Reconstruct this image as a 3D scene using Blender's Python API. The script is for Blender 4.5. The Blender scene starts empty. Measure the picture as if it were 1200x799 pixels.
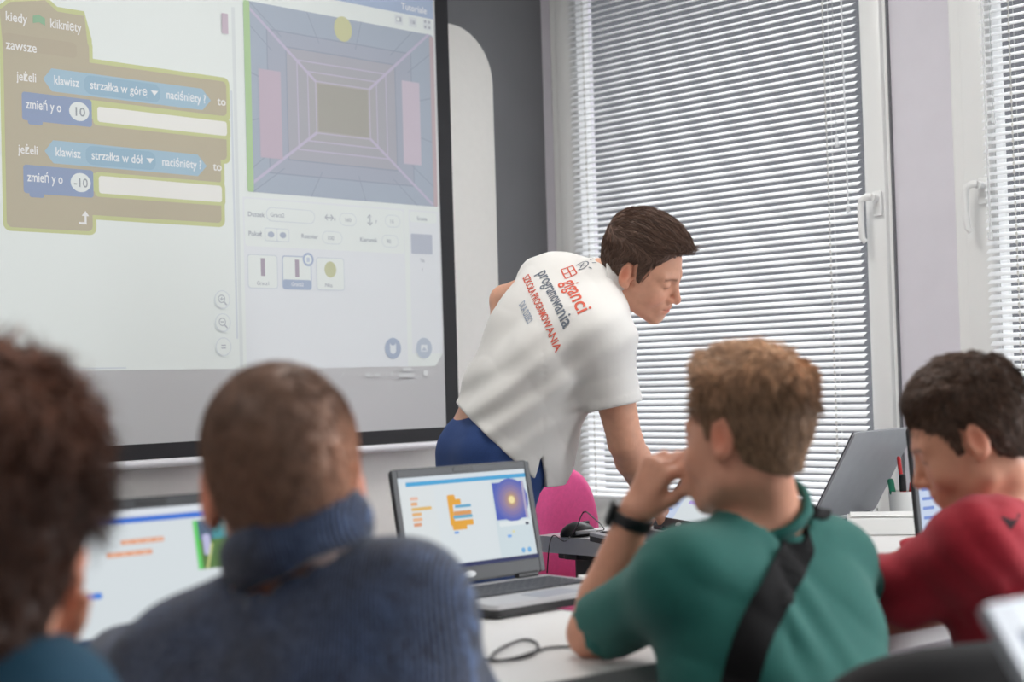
import bpy, bmesh, math, random
import numpy as np
from mathutils import Vector, Matrix
from mathutils.bvhtree import BVHTree

# ------------------------------------------------------------------ camera, world, lamps, exposure
SC = bpy.context.scene
COL = SC.collection
rng = np.random.default_rng(7)
random.seed(7)
FPX, CAMH, PITCH, ROLL = 1790.0, 1.12, math.radians(1.54), 0.029
_f = np.array([0, math.cos(PITCH), math.sin(PITCH)])
_r0 = np.array([1.0, 0, 0])
_u0 = np.array([0, -math.sin(PITCH), math.cos(PITCH)])
_r = math.cos(ROLL) * _r0 - math.sin(ROLL) * _u0
_u = math.sin(ROLL) * _r0 + math.cos(ROLL) * _u0
CAMO = np.array([0, 0, CAMH])


def at(x, y, Y):
    """the point of the place that lies Y metres in front of the camera along a sight line"""
    d = _f + (x - 600) / FPX * _r + (399.5 - y) / FPX * _u
    return CAMO + d * (Y / d[1])


cam_data = bpy.data.cameras.new('camera')
cam_data.sensor_width = 36.0
cam_data.lens = 36.0 * FPX / 1200.0
cam_data.clip_start = 0.05
cam_data.dof.use_dof = True
cam_data.dof.focus_distance = 3.8
cam_data.dof.aperture_fstop = 3.0
cam = bpy.data.objects.new('camera', cam_data)
COL.objects.link(cam)
_b = -_f
cam.matrix_world = Matrix(((_r[0], _u[0], _b[0], 0), (_r[1], _u[1], _b[1], 0), (_r[2], _u[2], _b[2], CAMH), (0, 0, 0, 1)))
SC.camera = cam

SC.view_settings.view_transform = 'Standard'
SC.view_settings.look = 'None'
SC.view_settings.gamma = 1.0
SC.view_settings.use_curve_mapping = False
SC.view_settings.exposure = 0.5
SC.cycles.use_denoising = True
SC.cycles.max_bounces = 8
SC.cycles.sample_clamp_indirect = 6.0

SKY_TOP, SKY_LOW, SKY_STRENGTH = (0.97, 0.985, 1.0, 1), (0.016, 0.017, 0.0195, 1), 6.0
world = bpy.data.worlds.new('overcast_sky')
SC.world = world
world.use_nodes = True
wn, wl = world.node_tree.nodes, world.node_tree.links
wn.clear()
w_out = wn.new('ShaderNodeOutputWorld')
w_bg = wn.new('ShaderNodeBackground')
w_bg.inputs['Strength'].default_value = SKY_STRENGTH
w_tc = wn.new('ShaderNodeTexCoord')
w_sep = wn.new('ShaderNodeSeparateXYZ')
w_ramp = wn.new('ShaderNodeValToRGB')
w_ramp.color_ramp.elements[0].position = 0.36
w_ramp.color_ramp.elements[0].color = SKY_LOW
w_ramp.color_ramp.elements[1].position = 0.66
w_ramp.color_ramp.elements[1].color = SKY_TOP
wl.new(w_tc.outputs['Generated'], w_sep.inputs[0])
wl.new(w_sep.outputs['Z'], w_ramp.inputs[0])
wl.new(w_ramp.outputs[0], w_bg.inputs['Color'])
wl.new(w_bg.outputs[0], w_out.inputs['Surface'])

# room frame: x along the window wall (away from the screen wall), y along the screen wall (0 at the window wall)
S2 = 2 ** -0.5
RO = np.array([0.14, 5.55, 0.0])
RM = Matrix.Translation(Vector(RO)) @ Matrix.Rotation(-math.pi / 4, 4, 'Z')
RX, RY = np.array([S2, -S2, 0]), np.array([S2, S2, 0])
ROOM_W, ROOM_L, ROOM_H = 6.6, 7.0, 2.95


def room(x, y, z):
    return RO + RX * x + RY * y + np.array([0, 0, z])


def lamp(name, loc, aim, sx, sy, watts, col=(1, 1, 1)):
    d = bpy.data.lights.new(name, 'AREA')
    d.shape = 'RECTANGLE'
    d.size, d.size_y, d.energy, d.color = sx, sy, watts, col
    o = bpy.data.objects.new(name, d)
    COL.objects.link(o)
    o.location = Vector(loc)
    o.rotation_euler = Vector(aim).to_track_quat('-Z', 'Z').to_euler()
    return o


# daylight through the uncovered windows further along the window wall and on the wall behind
lamp('daylight_window', room(4.5, 0.10, 1.65), -RY, 1.35, 1.95, 150, (0.95, 0.98, 1.0))
lamp('daylight_window', room(6.05, 0.10, 1.65), -RY, 1.0, 1.95, 20, (0.95, 0.98, 1.0))
# unseen ceiling lamps added as fill light (panels built with the ceiling)
CEIL = [(1.5, -1.6), (1.5, -4.6), (4.6, -1.8), (4.6, -4.6)]
for cx, cy in CEIL:
    lamp('added_ceiling_light', room(cx, cy, ROOM_H - 0.045), (0, 0, -1), 0.56, 1.16, 14 if cx < 3 else 2.5, (1.0, 0.97, 0.93))


# ------------------------------------------------------------------ materials
MATS = {}


def mat(name, col, rough=0.5, metal=0.0, emit=None, es=0.0, noise=0.0, nscale=40.0, bump=0.0, bscale=200.0, spec=0.5,
        coat=0.0, sheen=0.0, alpha=1.0, trans=0.0, attr=None, sss=0.0, stretch=(1, 1, 1)):
    m = bpy.data.materials.new(name)
    m.use_nodes = True
    n, l = m.node_tree.nodes, m.node_tree.links
    b = n['Principled BSDF']
    b.inputs['Base Color'].default_value = (*col, 1)
    b.inputs['Roughness'].default_value = rough
    b.inputs['Metallic'].default_value = metal
    b.inputs['Specular IOR Level'].default_value = spec
    b.inputs['Coat Weight'].default_value = coat
    b.inputs['Sheen Weight'].default_value = sheen
    b.inputs['Alpha'].default_value = alpha
    b.inputs['Transmission Weight'].default_value = trans
    if sss:
        b.inputs['Subsurface Weight'].default_value = sss
        b.inputs['Subsurface Radius'].default_value = (0.012, 0.005, 0.003)
        b.inputs['Subsurface Scale'].default_value = 1.0
    if emit is not None:
        b.inputs['Emission Color'].default_value = (*emit, 1)
        b.inputs['Emission Strength'].default_value = es
    src = None
    if attr:
        a = n.new('ShaderNodeAttribute')
        a.attribute_name = attr
        mx = n.new('ShaderNodeMix')
        mx.data_type = 'RGBA'
        mx.blend_type = 'MULTIPLY'
        mx.inputs[0].default_value = 1.0
        mx.inputs[6].default_value = (*col, 1)
        l.new(a.outputs['Color'], mx.inputs[7])
        src = mx.outputs[2]
    if noise or bump:
        tc = n.new('ShaderNodeTexCoord')
        mp = n.new('ShaderNodeMapping')
        mp.inputs['Scale'].default_value = stretch
        l.new(tc.outputs['Object'], mp.inputs[0])
    if noise:
        t = n.new('ShaderNodeTexNoise')
        t.inputs['Scale'].default_value = nscale
        t.inputs['Detail'].default_value = 4
        l.new(mp.outputs[0], t.inputs['Vector'])
        r = n.new('ShaderNodeMapRange')
        r.inputs['From Min'].default_value = 0.3
        r.inputs['From Max'].default_value = 0.7
        r.inputs['To Min'].default_value = 1 - noise
        r.inputs['To Max'].default_value = 1 + noise
        l.new(t.outputs[0], r.inputs[0])
        mx2 = n.new('ShaderNodeVectorMath')
        mx2.operation = 'SCALE'
        if src is not None:
            l.new(src, mx2.inputs[0])
        else:
            mx2.inputs[0].default_value = col
        l.new(r.outputs[0], mx2.inputs['Scale'])
        src = mx2.outputs[0]
    if src is not None:
        l.new(src, b.inputs['Base Color'])
    if bump:
        t2 = n.new('ShaderNodeTexNoise')
        t2.inputs['Scale'].default_value = bscale
        t2.inputs['Detail'].default_value = 3
        l.new(mp.outputs[0], t2.inputs['Vector'])
        bp = n.new('ShaderNodeBump')
        bp.inputs['Strength'].default_value = bump
        bp.inputs['Distance'].default_value = 0.002
        l.new(t2.outputs[0], bp.inputs['Height'])
        l.new(bp.outputs[0], b.inputs['Normal'])
    MATS[name] = m
    return m


def srgb(r, g, b):
    return tuple(((c / 255) / 12.92 if c / 255 <= 0.04045 else ((c / 255 + 0.055) / 1.055) ** 2.4) for c in (r, g, b))


_glow_cache = {}


def glow(rgb, k=0.35, base=0.0):
    """lit pixels of a screen: a colour that is given off, over a surface that also reflects"""
    key = (rgb, k, base)
    if key not in _glow_cache:
        c = srgb(*rgb)
        _glow_cache[key] = mat('screen_colour', tuple(x * base + 0.01 for x in c), 0.6, emit=c, es=k, spec=0.2)
    return _glow_cache[key]


# ------------------------------------------------------------------ mesh helpers
class MB:
    def __init__(self):
        self.v, self.f, self.m = [], [], []

    def add(self, verts, faces, mi=0, M=None):
        o = len(self.v)
        for p in verts:
            p = Vector(p)
            self.v.append(tuple(M @ p) if M is not None else tuple(p))
        for fc in faces:
            self.f.append(tuple(i + o for i in fc))
            self.m.append(mi)
        return self

    def box(self, c, s, bev=0.0, mi=0, M=None, seg=2):
        bm = bmesh.new()
        bmesh.ops.create_cube(bm, size=1.0)
        for v in bm.verts:
            v.co = Vector((v.co.x * s[0] + c[0], v.co.y * s[1] + c[1], v.co.z * s[2] + c[2]))
        if bev > 0:
            bmesh.ops.bevel(bm, geom=bm.edges[:], offset=min(bev, 0.49 * min(s)), segments=seg, affect='EDGES', profile=0.5)
        bm.verts.index_update()
        self.add([v.co.copy() for v in bm.verts], [[v.index for v in fc.verts] for fc in bm.faces], mi, M)
        bm.free()
        return self

    def cyl(self, a, b, r, r2=None, n=16, mi=0, M=None):
        a, b = Vector(a), Vector(b)
        r2 = r if r2 is None else r2
        d = (b - a).normalized()
        t = d.orthogonal().normalized()
        w = d.cross(t)
        vs, fs = [], []
        for c, rr in ((a, r), (b, r2)):
            for i in range(n):
                an = 2 * math.pi * i / n
                vs.append(c + (t * math.cos(an) + w * math.sin(an)) * rr)
        for i in range(n):
            j = (i + 1) % n
            fs.append((i, j, n + j, n + i))
        fs.append(tuple(range(n - 1, -1, -1)))
        fs.append(tuple(range(n, 2 * n)))
        return self.add(vs, fs, mi, M)

    def tube(self, pts, r, n=8, mi=0, M=None, closed=False):
        pts = [Vector(p) for p in pts]
        N = len(pts)
        vs, fs = [], []
        prev = None
        for i, p in enumerate(pts):
            if closed:
                d = (pts[(i + 1) % N] - pts[i - 1]).normalized()
            else:
                d = (pts[min(i + 1, N - 1)] - pts[max(i - 1, 0)]).normalized()
            t = d.orthogonal().normalized() if prev is None else (prev - d * prev.dot(d)).normalized()
            prev = t
            w = d.cross(t)
            rr = r[i] if isinstance(r, (list, tuple)) else r
            for k in range(n):
                an = 2 * math.pi * k / n
                vs.append(p + (t * math.cos(an) + w * math.sin(an)) * rr)
        for i in range(N if closed else N - 1):
            i2 = (i + 1) % N
            for k in range(n):
                k2 = (k + 1) % n
                fs.append((i * n + k, i * n + k2, i2 * n + k2, i2 * n + k))
        if not closed:
            fs.append(tuple(range(n - 1, -1, -1)))
            fs.append(tuple(range((N - 1) * n, N * n)))
        return self.add(vs, fs, mi, M)

    def lathe(self, prof, n=24, mi=0, M=None):
        vs, fs = [], []
        for r, z in prof:
            for k in range(n):
                an = 2 * math.pi * k / n
                vs.append((r * math.cos(an), r * math.sin(an), z))
        for i in range(len(prof) - 1):
            for k in range(n):
                k2 = (k + 1) % n
                fs.append((i * n + k, i * n + k2, (i + 1) * n + k2, (i + 1) * n + k))
        fs.append(tuple(range(n - 1, -1, -1)))
        fs.append(tuple(range((len(prof) - 1) * n, len(prof) * n)))
        return self.add(vs, fs, mi, M)

    def prism(self, poly, z0, z1, mi=0, M=None):
        n = len(poly)
        vs = [(x, y, z0) for x, y in poly] + [(x, y, z1) for x, y in poly]
        fs = [tuple(range(n - 1, -1, -1)), tuple(range(n, 2 * n))]
        for i in range(n):
            j = (i + 1) % n
            fs.append((i, j, n + j, n + i))
        return self.add(vs, fs, mi, M)


def rrect(x0, y0, x1, y1, r, n=6):
    pts = []
    for cx, cy, a0 in ((x1 - r, y1 - r, 0), (x0 + r, y1 - r, 90), (x0 + r, y0 + r, 180), (x1 - r, y0 + r, 270)):
        for k in range(n + 1):
            a = math.radians(a0 + 90 * k / n)
            pts.append((cx + r * math.cos(a), cy + r * math.sin(a)))
    return pts


def world_of(o):
    M = o.matrix_basis.copy()
    while o.parent is not None:
        o = o.parent
        M = o.matrix_basis @ M
    return M


def put(name, verts, faces, mats, parent=None, M=None, smooth=False, mi=None, world=False):
    """link one mesh object. world=True: verts are world points; they are moved into the parent's (or own) frame"""
    me = bpy.data.meshes.new(name)
    verts = np.asarray(verts, dtype=np.float64).reshape(-1, 3)
    o = bpy.data.objects.new(name, me)
    COL.objects.link(o)
    if parent is not None:
        o.parent = parent
    if M is not None:
        o.matrix_basis = M
    if world:
        Wi = np.array(world_of(o).inverted())
        verts = verts @ Wi[:3, :3].T + Wi[:3, 3]
    me.from_pydata(verts.tolist(), [], faces if isinstance(faces, list) else faces.tolist())
    for m in (mats if isinstance(mats, (list, tuple)) else [mats]):
        me.materials.append(m)
    if mi is not None:
        me.polygons.foreach_set('material_index', mi)
    if smooth:
        me.polygons.foreach_set('use_smooth', [True] * len(me.polygons))
    me.update()
    return o


def putmb(name, mb, mats, parent=None, M=None, smooth=False, world=False):
    o = put(name, mb.v, mb.f, mats, parent, M, smooth, mb.m, world)
    if smooth == 'auto':
        try:
            o.data.set_sharp_from_angle(angle=math.radians(35))
        except Exception:
            pass
    return o


def tag(o, label=None, cat=None, group=None, kind=None):
    for k, v in (('label', label), ('category', cat), ('group', group), ('kind', kind)):
        if v:
            o[k] = v
    return o


def thing(name, label, cat, M=None, group=None):
    o = bpy.data.objects.new(name, None)
    o.empty_display_size = 0.05
    COL.objects.link(o)
    if M is not None:
        o.matrix_basis = M
    return tag(o, label, cat, group)


def struct(name, mb, mats, M=None, parent=None, smooth=False):
    o = putmb(name, mb, mats, parent, M, smooth)
    o['kind'] = 'structure'
    return o


def loc(p, rz=0.0):
    return Matrix.Translation(Vector(p)) @ Matrix.Rotation(rz, 4, 'Z')


def copy_tree(o, parent=None):
    c = o.copy()
    COL.objects.link(c)
    c.parent = parent
    for ch in list(o.children):
        copy_tree(ch, c)
    return c


_text_cache = {}


def text_geo(s, size):
    """letter outlines as filled flat polygons in x,y (starting at x=0), from the built-in font"""
    if (s, size) not in _text_cache:
        cu = bpy.data.curves.new('lettering', 'FONT')
        cu.body = s
        cu.size = size
        cu.resolution_u = 3
        cu.offset = size * 0.012
        ob = bpy.data.objects.new('lettering', cu)
        me = bpy.data.meshes.new_from_object(ob)
        vs = [tuple(v.co) for v in me.vertices]
        fs = [tuple(p.vertices) for p in me.polygons]
        bpy.data.objects.remove(ob)
        bpy.data.curves.remove(cu)
        bpy.data.meshes.remove(me)
        _text_cache[(s, size)] = (vs, fs)
    return _text_cache[(s, size)]


def text_w(s, size):
    vs, _ = text_geo(s, size)
    return max(v[0] for v in vs) if vs else 0.0
# ------------------------------------------------------------------ the room
M_FLOOR = mat('grey_vinyl_floor', srgb(150, 148, 146), 0.45, noise=0.06, nscale=8)
M_CEIL = mat('white_ceiling_paint', srgb(225, 224, 221), 0.9, noise=0.02, nscale=20)
M_DARK = mat('dark_grey_wall_paint', srgb(116, 117, 121), 0.5, noise=0.03, nscale=6)
M_PAINT = mat('white_wall_paint', srgb(216, 215, 214), 0.8, noise=0.02, nscale=10)
M_LILAC = mat('pale_grey_wall_paint', srgb(222, 219, 227), 0.7, noise=0.02, nscale=10)
M_UPVC = mat('white_window_profile', srgb(240, 241, 240), 0.35)
M_GASKET = mat('dark_gasket', srgb(70, 70, 74), 0.6)
M_SEAL = mat('grey_joint_seal', srgb(120, 120, 124), 0.7)
M_GLASS = mat('window_glass', (1, 1, 1), 0.0, alpha=0.08, spec=0.5)
M_SLAT = mat('white_slat_enamel', srgb(232, 234, 236), 0.42)
M_CORD = mat('white_cord', srgb(225, 225, 222), 0.7)
M_CLEAR = mat('clear_plastic', srgb(235, 238, 240), 0.25, alpha=0.4)
M_BOARD = mat('white_glossy_board', srgb(243, 242, 238), 0.22, noise=0.01)

mb = MB().box((ROOM_W / 2, -ROOM_L / 2, -0.05), (ROOM_W + 0.6, ROOM_L + 0.6, 0.1))
struct('floor', mb, M_FLOOR, RM)
mb = MB().box((ROOM_W / 2, -ROOM_L / 2, ROOM_H + 0.05), (ROOM_W + 0.6, ROOM_L + 0.6, 0.1))
struct('ceiling', mb, M_CEIL, RM)
mb = MB().box((-0.1, -ROOM_L / 2, ROOM_H / 2), (0.2, ROOM_L, ROOM_H))
struct('wall_front', mb, M_DARK, RM)
mb = MB().box((ROOM_W / 2, -ROOM_L - 0.1, ROOM_H / 2), (ROOM_W + 0.4, 0.2, ROOM_H))
struct('wall_left', mb, M_PAINT, RM)
mb = MB().box((ROOM_W + 0.1, -ROOM_L / 2, ROOM_H / 2), (0.2, ROOM_L, ROOM_H))
struct('wall_back', mb, mat('low_bounce_wall_grey', srgb(158, 161, 166), 0.8, noise=0.02, nscale=10), RM)  # unseen wall, its grey picked to bounce less light into the room
# window wall with openings
OPEN = [(0.05, 1.43), (1.63, 3.05), (3.8, 5.2), (5.5, 6.55)]
ZB, ZT = 0.60, 2.72
mb = MB()
prev = -0.2
for a, b in OPEN + [(ROOM_W + 0.2, None)]:
    mb.box(((prev + a) / 2, 0.11, ROOM_H / 2), (a - prev, 0.22, ROOM_H))
    if b is None:
        break
    mb.box(((a + b) / 2, 0.11, ZB / 2), (b - a, 0.22, ZB))
    mb.box(((a + b) / 2, 0.11, (ZT + ROOM_H) / 2), (b - a, 0.22, ROOM_H - ZT))
    prev = b
struct('wall_right', mb, M_LILAC, RM)
mb = MB().box((2.6, -0.012, 0.05), (5.2, 0.02, 0.1), 0.004)
struct('baseboard_right', mb, M_PAINT, RM)
mb = MB().box((0.012, -3.5, 0.05), (0.02, 6.9, 0.1), 0.004)
struct('baseboard_front', mb, M_PAINT, RM)
mb = MB().box((2.35, -0.03, ZB - 0.015), (4.68, 0.16, 0.03), 0.008)
struct('trim_1', mb, M_UPVC, RM)   # window sill


def ring(mb, x0, x1, z0, z1, w, y0, y1, bev=0.006, mi=0, wl=None, wr=None):
    wl = w if wl is None else wl
    wr = w if wr is None else wr
    yc, dy = (y0 + y1) / 2, abs(y1 - y0)
    mb.box((x0 + wl / 2, yc, (z0 + z1) / 2), (wl, dy, z1 - z0), bev, mi)
    mb.box((x1 - wr / 2, yc, (z0 + z1) / 2), (wr, dy, z1 - z0), bev, mi)
    mb.box(((x0 + wl + x1 - wr) / 2, yc, z0 + w / 2), (x1 - wr - x0 - wl, dy, w), bev, mi)
    mb.box(((x0 + wl + x1 - wr) / 2, yc, z1 - w / 2), (x1 - wr - x0 - wl, dy, w), bev, mi)


def window(n, a, b, handle_x):
    w = bpy.data.objects.new('window_%d' % n, None)
    COL.objects.link(w)
    w.matrix_basis = RM
    w['kind'] = 'structure'
    m = MB()
    ring(m, a, b, ZB, ZT, 0.045, -0.012, 0.07, 0.008)
    putmb('window_frame', m, M_UPVC, w)
    m = MB()
    ring(m, a + 0.04, b - 0.012, ZB + 0.04, ZT - 0.04, 0.075, -0.03, 0.05, 0.012, 0, 0.10, 0.068)
    putmb('window_sash', m, M_UPVC, w, smooth='auto')
    m = MB()
    ring(m, a + 0.136, b - 0.077, ZB + 0.112, ZT - 0.112, 0.006, -0.024, 0.02, 0)
    putmb('gasket', m, M_UPVC, w)
    m = MB().box((b + 0.001, -0.006, (ZB + ZT) / 2), (0.004, 0.014, ZT - ZB))
    putmb('joint_seal', m, M_SEAL, w)
    m = MB().box(((a + b) / 2, 0.02, (ZB + ZT) / 2), (b - a - 0.2, 0.006, ZT - ZB - 0.2))
    putmb('window_glass', m, M_GLASS, w)
    if handle_x:
        m = MB()
        m.box((handle_x, -0.036, 1.62), (0.03, 0.014, 0.075), 0.005)
        m.cyl((handle_x, -0.04, 1.635), (handle_x, -0.07, 1.635), 0.011)
        s = -1
        pts = [(handle_x, -0.072, 1.638), (handle_x + s * 0.012, -0.078, 1.638), (handle_x + s * 0.028, -0.08, 1.63), (handle_x + s * 0.032, -0.08, 1.61),
               (handle_x + s * 0.032, -0.08, 1.55), (handle_x + s * 0.03, -0.078, 1.515), (handle_x + s * 0.022, -0.074, 1.505)]
        m.tube(pts, [0.011, 0.011, 0.0105, 0.01, 0.0095, 0.0095, 0.008], 10)
        putmb('window_handle', m, M_UPVC, w, smooth='auto')
    return w


window(1, *OPEN[0], 1.395)
window(2, *OPEN[1], 1.735)
window(3, *OPEN[2], None)
window(4, *OPEN[3], None)

SLAT_TILT = math.radians(31)


def blind(x0, x1, label, cords, wand, cordpull):
    t = thing('venetian_blind', label, 'blind', RM @ Matrix.Translation((0, -0.052, 0)), 'white venetian blinds over the windows')
    W, P, z0, z1 = 0.0255, 0.0216, 0.735, 2.60
    m = MB()
    n = int((z1 - z0) / P)
    K = 5
    for i in range(n):
        z = z0 + i * P
        jit = random.uniform(-0.6, 0.6) * 0.02
        vs = []
        for side in (0, 1):
            for k in range(K + 1):
                q = k / K - 0.5
                y = q * W
                h = 0.0021 * (1 - 4 * q * q) - side * 0.0005
                c, s = math.cos(SLAT_TILT + jit), math.sin(SLAT_TILT + jit)
                # room side edge (negative y) low
                yy, zz = y * c - h * s, y * s + h * c
                vs.append((yy, zz))
        o = len(m.v)
        for x in (x0, x1):
            for yy, zz in vs:
                m.v.append((x, yy, z + zz))
        L = len(vs)
        for k in range(K):
            a, b = k, k + 1
            m.f.append((o + a, o + b, o + L + b, o + L + a)); m.m.append(0)
            a, b = K + 1 + k, K + 2 + k
            m.f.append((o + a, o + L + a, o + L + b, o + b)); m.m.append(0)
        m.f.append((o, o + L, o + L + K + 1, o + K + 1)); m.m.append(0)
        m.f.append((o + K, o + L - 1, o + L + L - 1, o + L + K)); m.m.append(0)
    putmb('slats', m, M_SLAT, t, smooth=False)
    m = MB().box(((x0 + x1) / 2, 0, 2.625), (x1 - x0 + 0.01, 0.028, 0.03), 0.004)
    putmb('headrail', m, M_UPVC, t)
    m = MB().box(((x0 + x1) / 2, 0, 0.712), (x1 - x0, 0.026, 0.014), 0.005)
    putmb('bottom_rail', m, M_SLAT, t)
    for cx in cords:
        m = MB()
        for yy in (-0.0135, 0.0135):
            m.tube([(cx, yy, 0.71), (cx, yy, 2.61)], 0.0008, 5)
        for i in range(n):
            z = z0 + i * P - 0.004
            m.box((cx, -0.0150, z), (0.006, 0.002, 0.011))
        putmb('ladder_cord', m, M_CORD, t)
    m = MB().tube([(wand, -0.022, 2.60), (wand, -0.024, 1.62 if wand < 1.5 else 1.5)], 0.0032, 6)
    m.box((wand, -0.024, (1.62 if wand < 1.5 else 1.5) - 0.012), (0.014, 0.008, 0.024), 0.003)
    putmb('tilt_wand', m, M_CLEAR, t)
    m = MB().tube([(cordpull, -0.02, 2.60), (cordpull, -0.022, 1.83)], 0.0011, 5)
    m.cyl((cordpull, -0.022, 1.835), (cordpull, -0.022, 1.80), 0.004, 0.008, 10)
    putmb('pull_cord', m, M_CLEAR, t)
    return t


blind(0.188, 1.347, 'white venetian blind over the tall window behind the leaning man', (0.262, 1.245), 1.318, 1.285)
blind(1.752, 2.95, 'white venetian blind cut by the photo edge, right of the grey pier', (1.845, 2.8), 1.772, 1.793)

# glowing panels for the added, unseen ceiling lamps
M_LED = mat('added_led_panel', (0.9, 0.9, 0.9), 0.5, emit=(1, 0.97, 0.93), es=2.0)
for cx, cy in CEIL:
    m = MB()
    ring(m, cx - 0.3, cx + 0.3, -0.6, 0.6, 0.02, -0.02, 0.02)
    m.v = [(x, cy + z, ROOM_H - 0.02 + y) for x, y, z in m.v]
    t = thing('added_ceiling_light', 'unseen flat white ceiling light panel added for fill', 'lamp', RM, 'added ceiling light panels')
    putmb('light_frame', m, M_UPVC, t)
    putmb('diffuser', MB().box((cx, cy, ROOM_H - 0.012), (0.56, 1.16, 0.012)), M_LED, t)

# white board panel with a big rounded corner on the screen wall
t = tag(putmb('whiteboard', MB().prism([(y, z) for y, z in rrect(-3.4, 0.04, -0.277, 2.352, 0.19, 10)], 0.002, 0.02,
              M=Matrix(((0, 0, 1, 0), (1, 0, 0, 0), (0, 1, 0, 0), (0, 0, 0, 1)))), M_BOARD, None, RM),
        'glossy white round-cornered wall board behind the projection screen', 'whiteboard')

# ------------------------------------------------------------------ projection screen; local x = along wall, y = up, z = out of wall
SCRM = RM @ Matrix(((0, 0, 1, 0), (1, 0, 0, 0), (0, 1, 0, 0), (0, 0, 0, 1)))
M_SCREEN = mat('matt_screen_fabric', srgb(196, 197, 199), 0.85)
M_BLACK = mat('black_screen_border', srgb(34, 34, 38), 0.6)
M_TUBE = mat('white_roller_tube', srgb(225, 225, 230), 0.3)
SX0, SX1 = -2.86, -0.612
pj = thing('projection_screen', 'large pull-down projection screen showing coloured code blocks', 'screen', SCRM @ Matrix.Translation((0, 0, 0.094)))
Y_B, Y_T = 0.978, 2.72
m = MB().box(((SX0 + SX1) / 2, (Y_B + Y_T) / 2, 0), (SX1 - SX0, Y_T - Y_B, 0.003))
putmb('screen_fabric', m, M_SCREEN, pj)
m = MB()
m.box((SX1 + 0.029, (0.935 + Y_T) / 2, 0.0005), (0.058, Y_T - 0.935, 0.004))
m.box((SX0 - 0.029, (0.935 + Y_T) / 2, 0.0005), (0.058, Y_T - 0.935, 0.004))
m.box(((SX0 + SX1) / 2, 0.9565, 0.0005), (SX1 - SX0, 0.043, 0.004))
m.box(((SX0 + SX1) / 2, Y_T + 0.02, 0.0005), (SX1 - SX0, 0.05, 0.004))
putmb('black_border', m, M_BLACK, pj)
m = MB().cyl((SX0 - 0.06, 0.922, 0), (SX1 + 0.06, 0.922, 0), 0.0125)
putmb('weight_bar', m, M_TUBE, pj, smooth='auto')
m = MB().box(((SX0 + SX1) / 2, Y_T + 0.1, -0.01), (SX1 - SX0 + 0.2, 0.1, 0.1), 0.02)
putmb('roller_case', m, M_TUBE, pj)

KB = 0.62


class UI:
    """flat coloured pixels of a screen picture, in layers"""

    def __init__(self, z0=0.0017, dz=0.00035):
        self.mb = MB(); self.mats = []; self.z = z0; self.dz = dz

    def mi(self, m):
        if m not in self.mats:
            self.mats.append(m)
        return self.mats.index(m)

    def poly(self, pts, m, up=True):
        if up:
            self.z += self.dz
        self.mb.add([(x, y, self.z) for x, y in pts], [tuple(range(len(pts)))], self.mi(m))

    def rect(self, x0, y0, x1, y1, m, r=0.0, up=True):
        x0, x1, y0, y1 = min(x0, x1), max(x0, x1), min(y0, y1), max(y0, y1)
        if r > 0:
            self.poly(rrect(x0, y0, x1, y1, min(r, 0.499 * min(x1 - x0, y1 - y0)), 4), m, up)
        else:
            self.poly([(x0, y0), (x1, y0), (x1, y1), (x0, y1)], m, up)

    def disc(self, x, y, r, m, up=True, ry=None):
        ry = r if ry is None else ry
        self.poly([(x + r * math.cos(a * math.pi / 12), y + ry * math.sin(a * math.pi / 12)) for a in range(24)], m, up)

    def text(self, s, x, y, size, m, width=None):
        self.z += self.dz
        vs, fs = text_geo(s, size)
        k = 1.0 if width is None else width / max(1e-6, text_w(s, size))
        self.mb.add([(x + v[0] * k, y + v[1], self.z) for v in vs], fs, self.mi(m))

    def line(self, x0, y0, x1, y1, w, m, up=True):
        d = math.hypot(x1 - x0, y1 - y0)
        nx, ny = -(y1 - y0) / d * w / 2, (x1 - x0) / d * w / 2
        self.poly([(x0 - nx, y0 - ny), (x1 - nx, y1 - ny), (x1 + nx, y1 + ny), (x0 + nx, y0 + ny)], m, up)

    def build(self, name, parent, M=None):
        return putmb(name, self.mb, self.mats, parent, M)


def projected(name, fn, *args):
    UI_Z[0] += 0.0003
    u = UI(UI_Z[0], 0.00003)
    fn(u, *args)
    return u.build(name, pj)


UI_Z = [0.0016]
PK, PB = 0.23, 0.56


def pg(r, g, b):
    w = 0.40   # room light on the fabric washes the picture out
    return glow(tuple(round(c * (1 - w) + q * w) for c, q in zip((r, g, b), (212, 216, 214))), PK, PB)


WHITE_UI, PANEL, LINEC = pg(246, 252, 250), pg(240, 245, 252), pg(214, 222, 236)
BROWN, OLIVE, BLUEB, LBLUE, DBLUE = pg(176, 160, 128), pg(196, 202, 120), pg(110, 132, 182), pg(140, 182, 212), pg(122, 168, 200)
WTXT, GTXT = pg(255, 255, 255), pg(150, 158, 175)


def ui_page(u):
    x1 = -0.618
    u.poly([(-2.76, 1.186), (x1 - 0.035, 1.180), (x1, 1.222), (x1 - 0.002, 2.70), (-2.76, 2.70)], WHITE_UI)   # page
    u.rect(-2.76, 2.331, x1 - 0.002, 2.70, pg(150, 172, 215))        # menu bar
    u.text('Tutoriale', -0.76, 2.345, 0.03, WTXT)
    u.rect(-1.424, 1.186, -1.412, 2.25, pg(226, 232, 236))
    u.rect(-1.400, 1.180, -0.772, 1.690, PANEL, 0.0)
    u.rect(-0.752, 1.222, x1, 1.690, PANEL)
    u.rect(-1.395, 1.545, -0.775, 1.685, WHITE_UI, 0.01)
    u.rect(-0.748, 1.650, -0.63, 1.685, WHITE_UI, 0.01)
    u.rect(-2.05, 1.188, -1.80, 1.192, LINEC)
    u.rect(-1.4345, 1.27, -1.4275, 2.0, LINEC)                        # scroll bar


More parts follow.
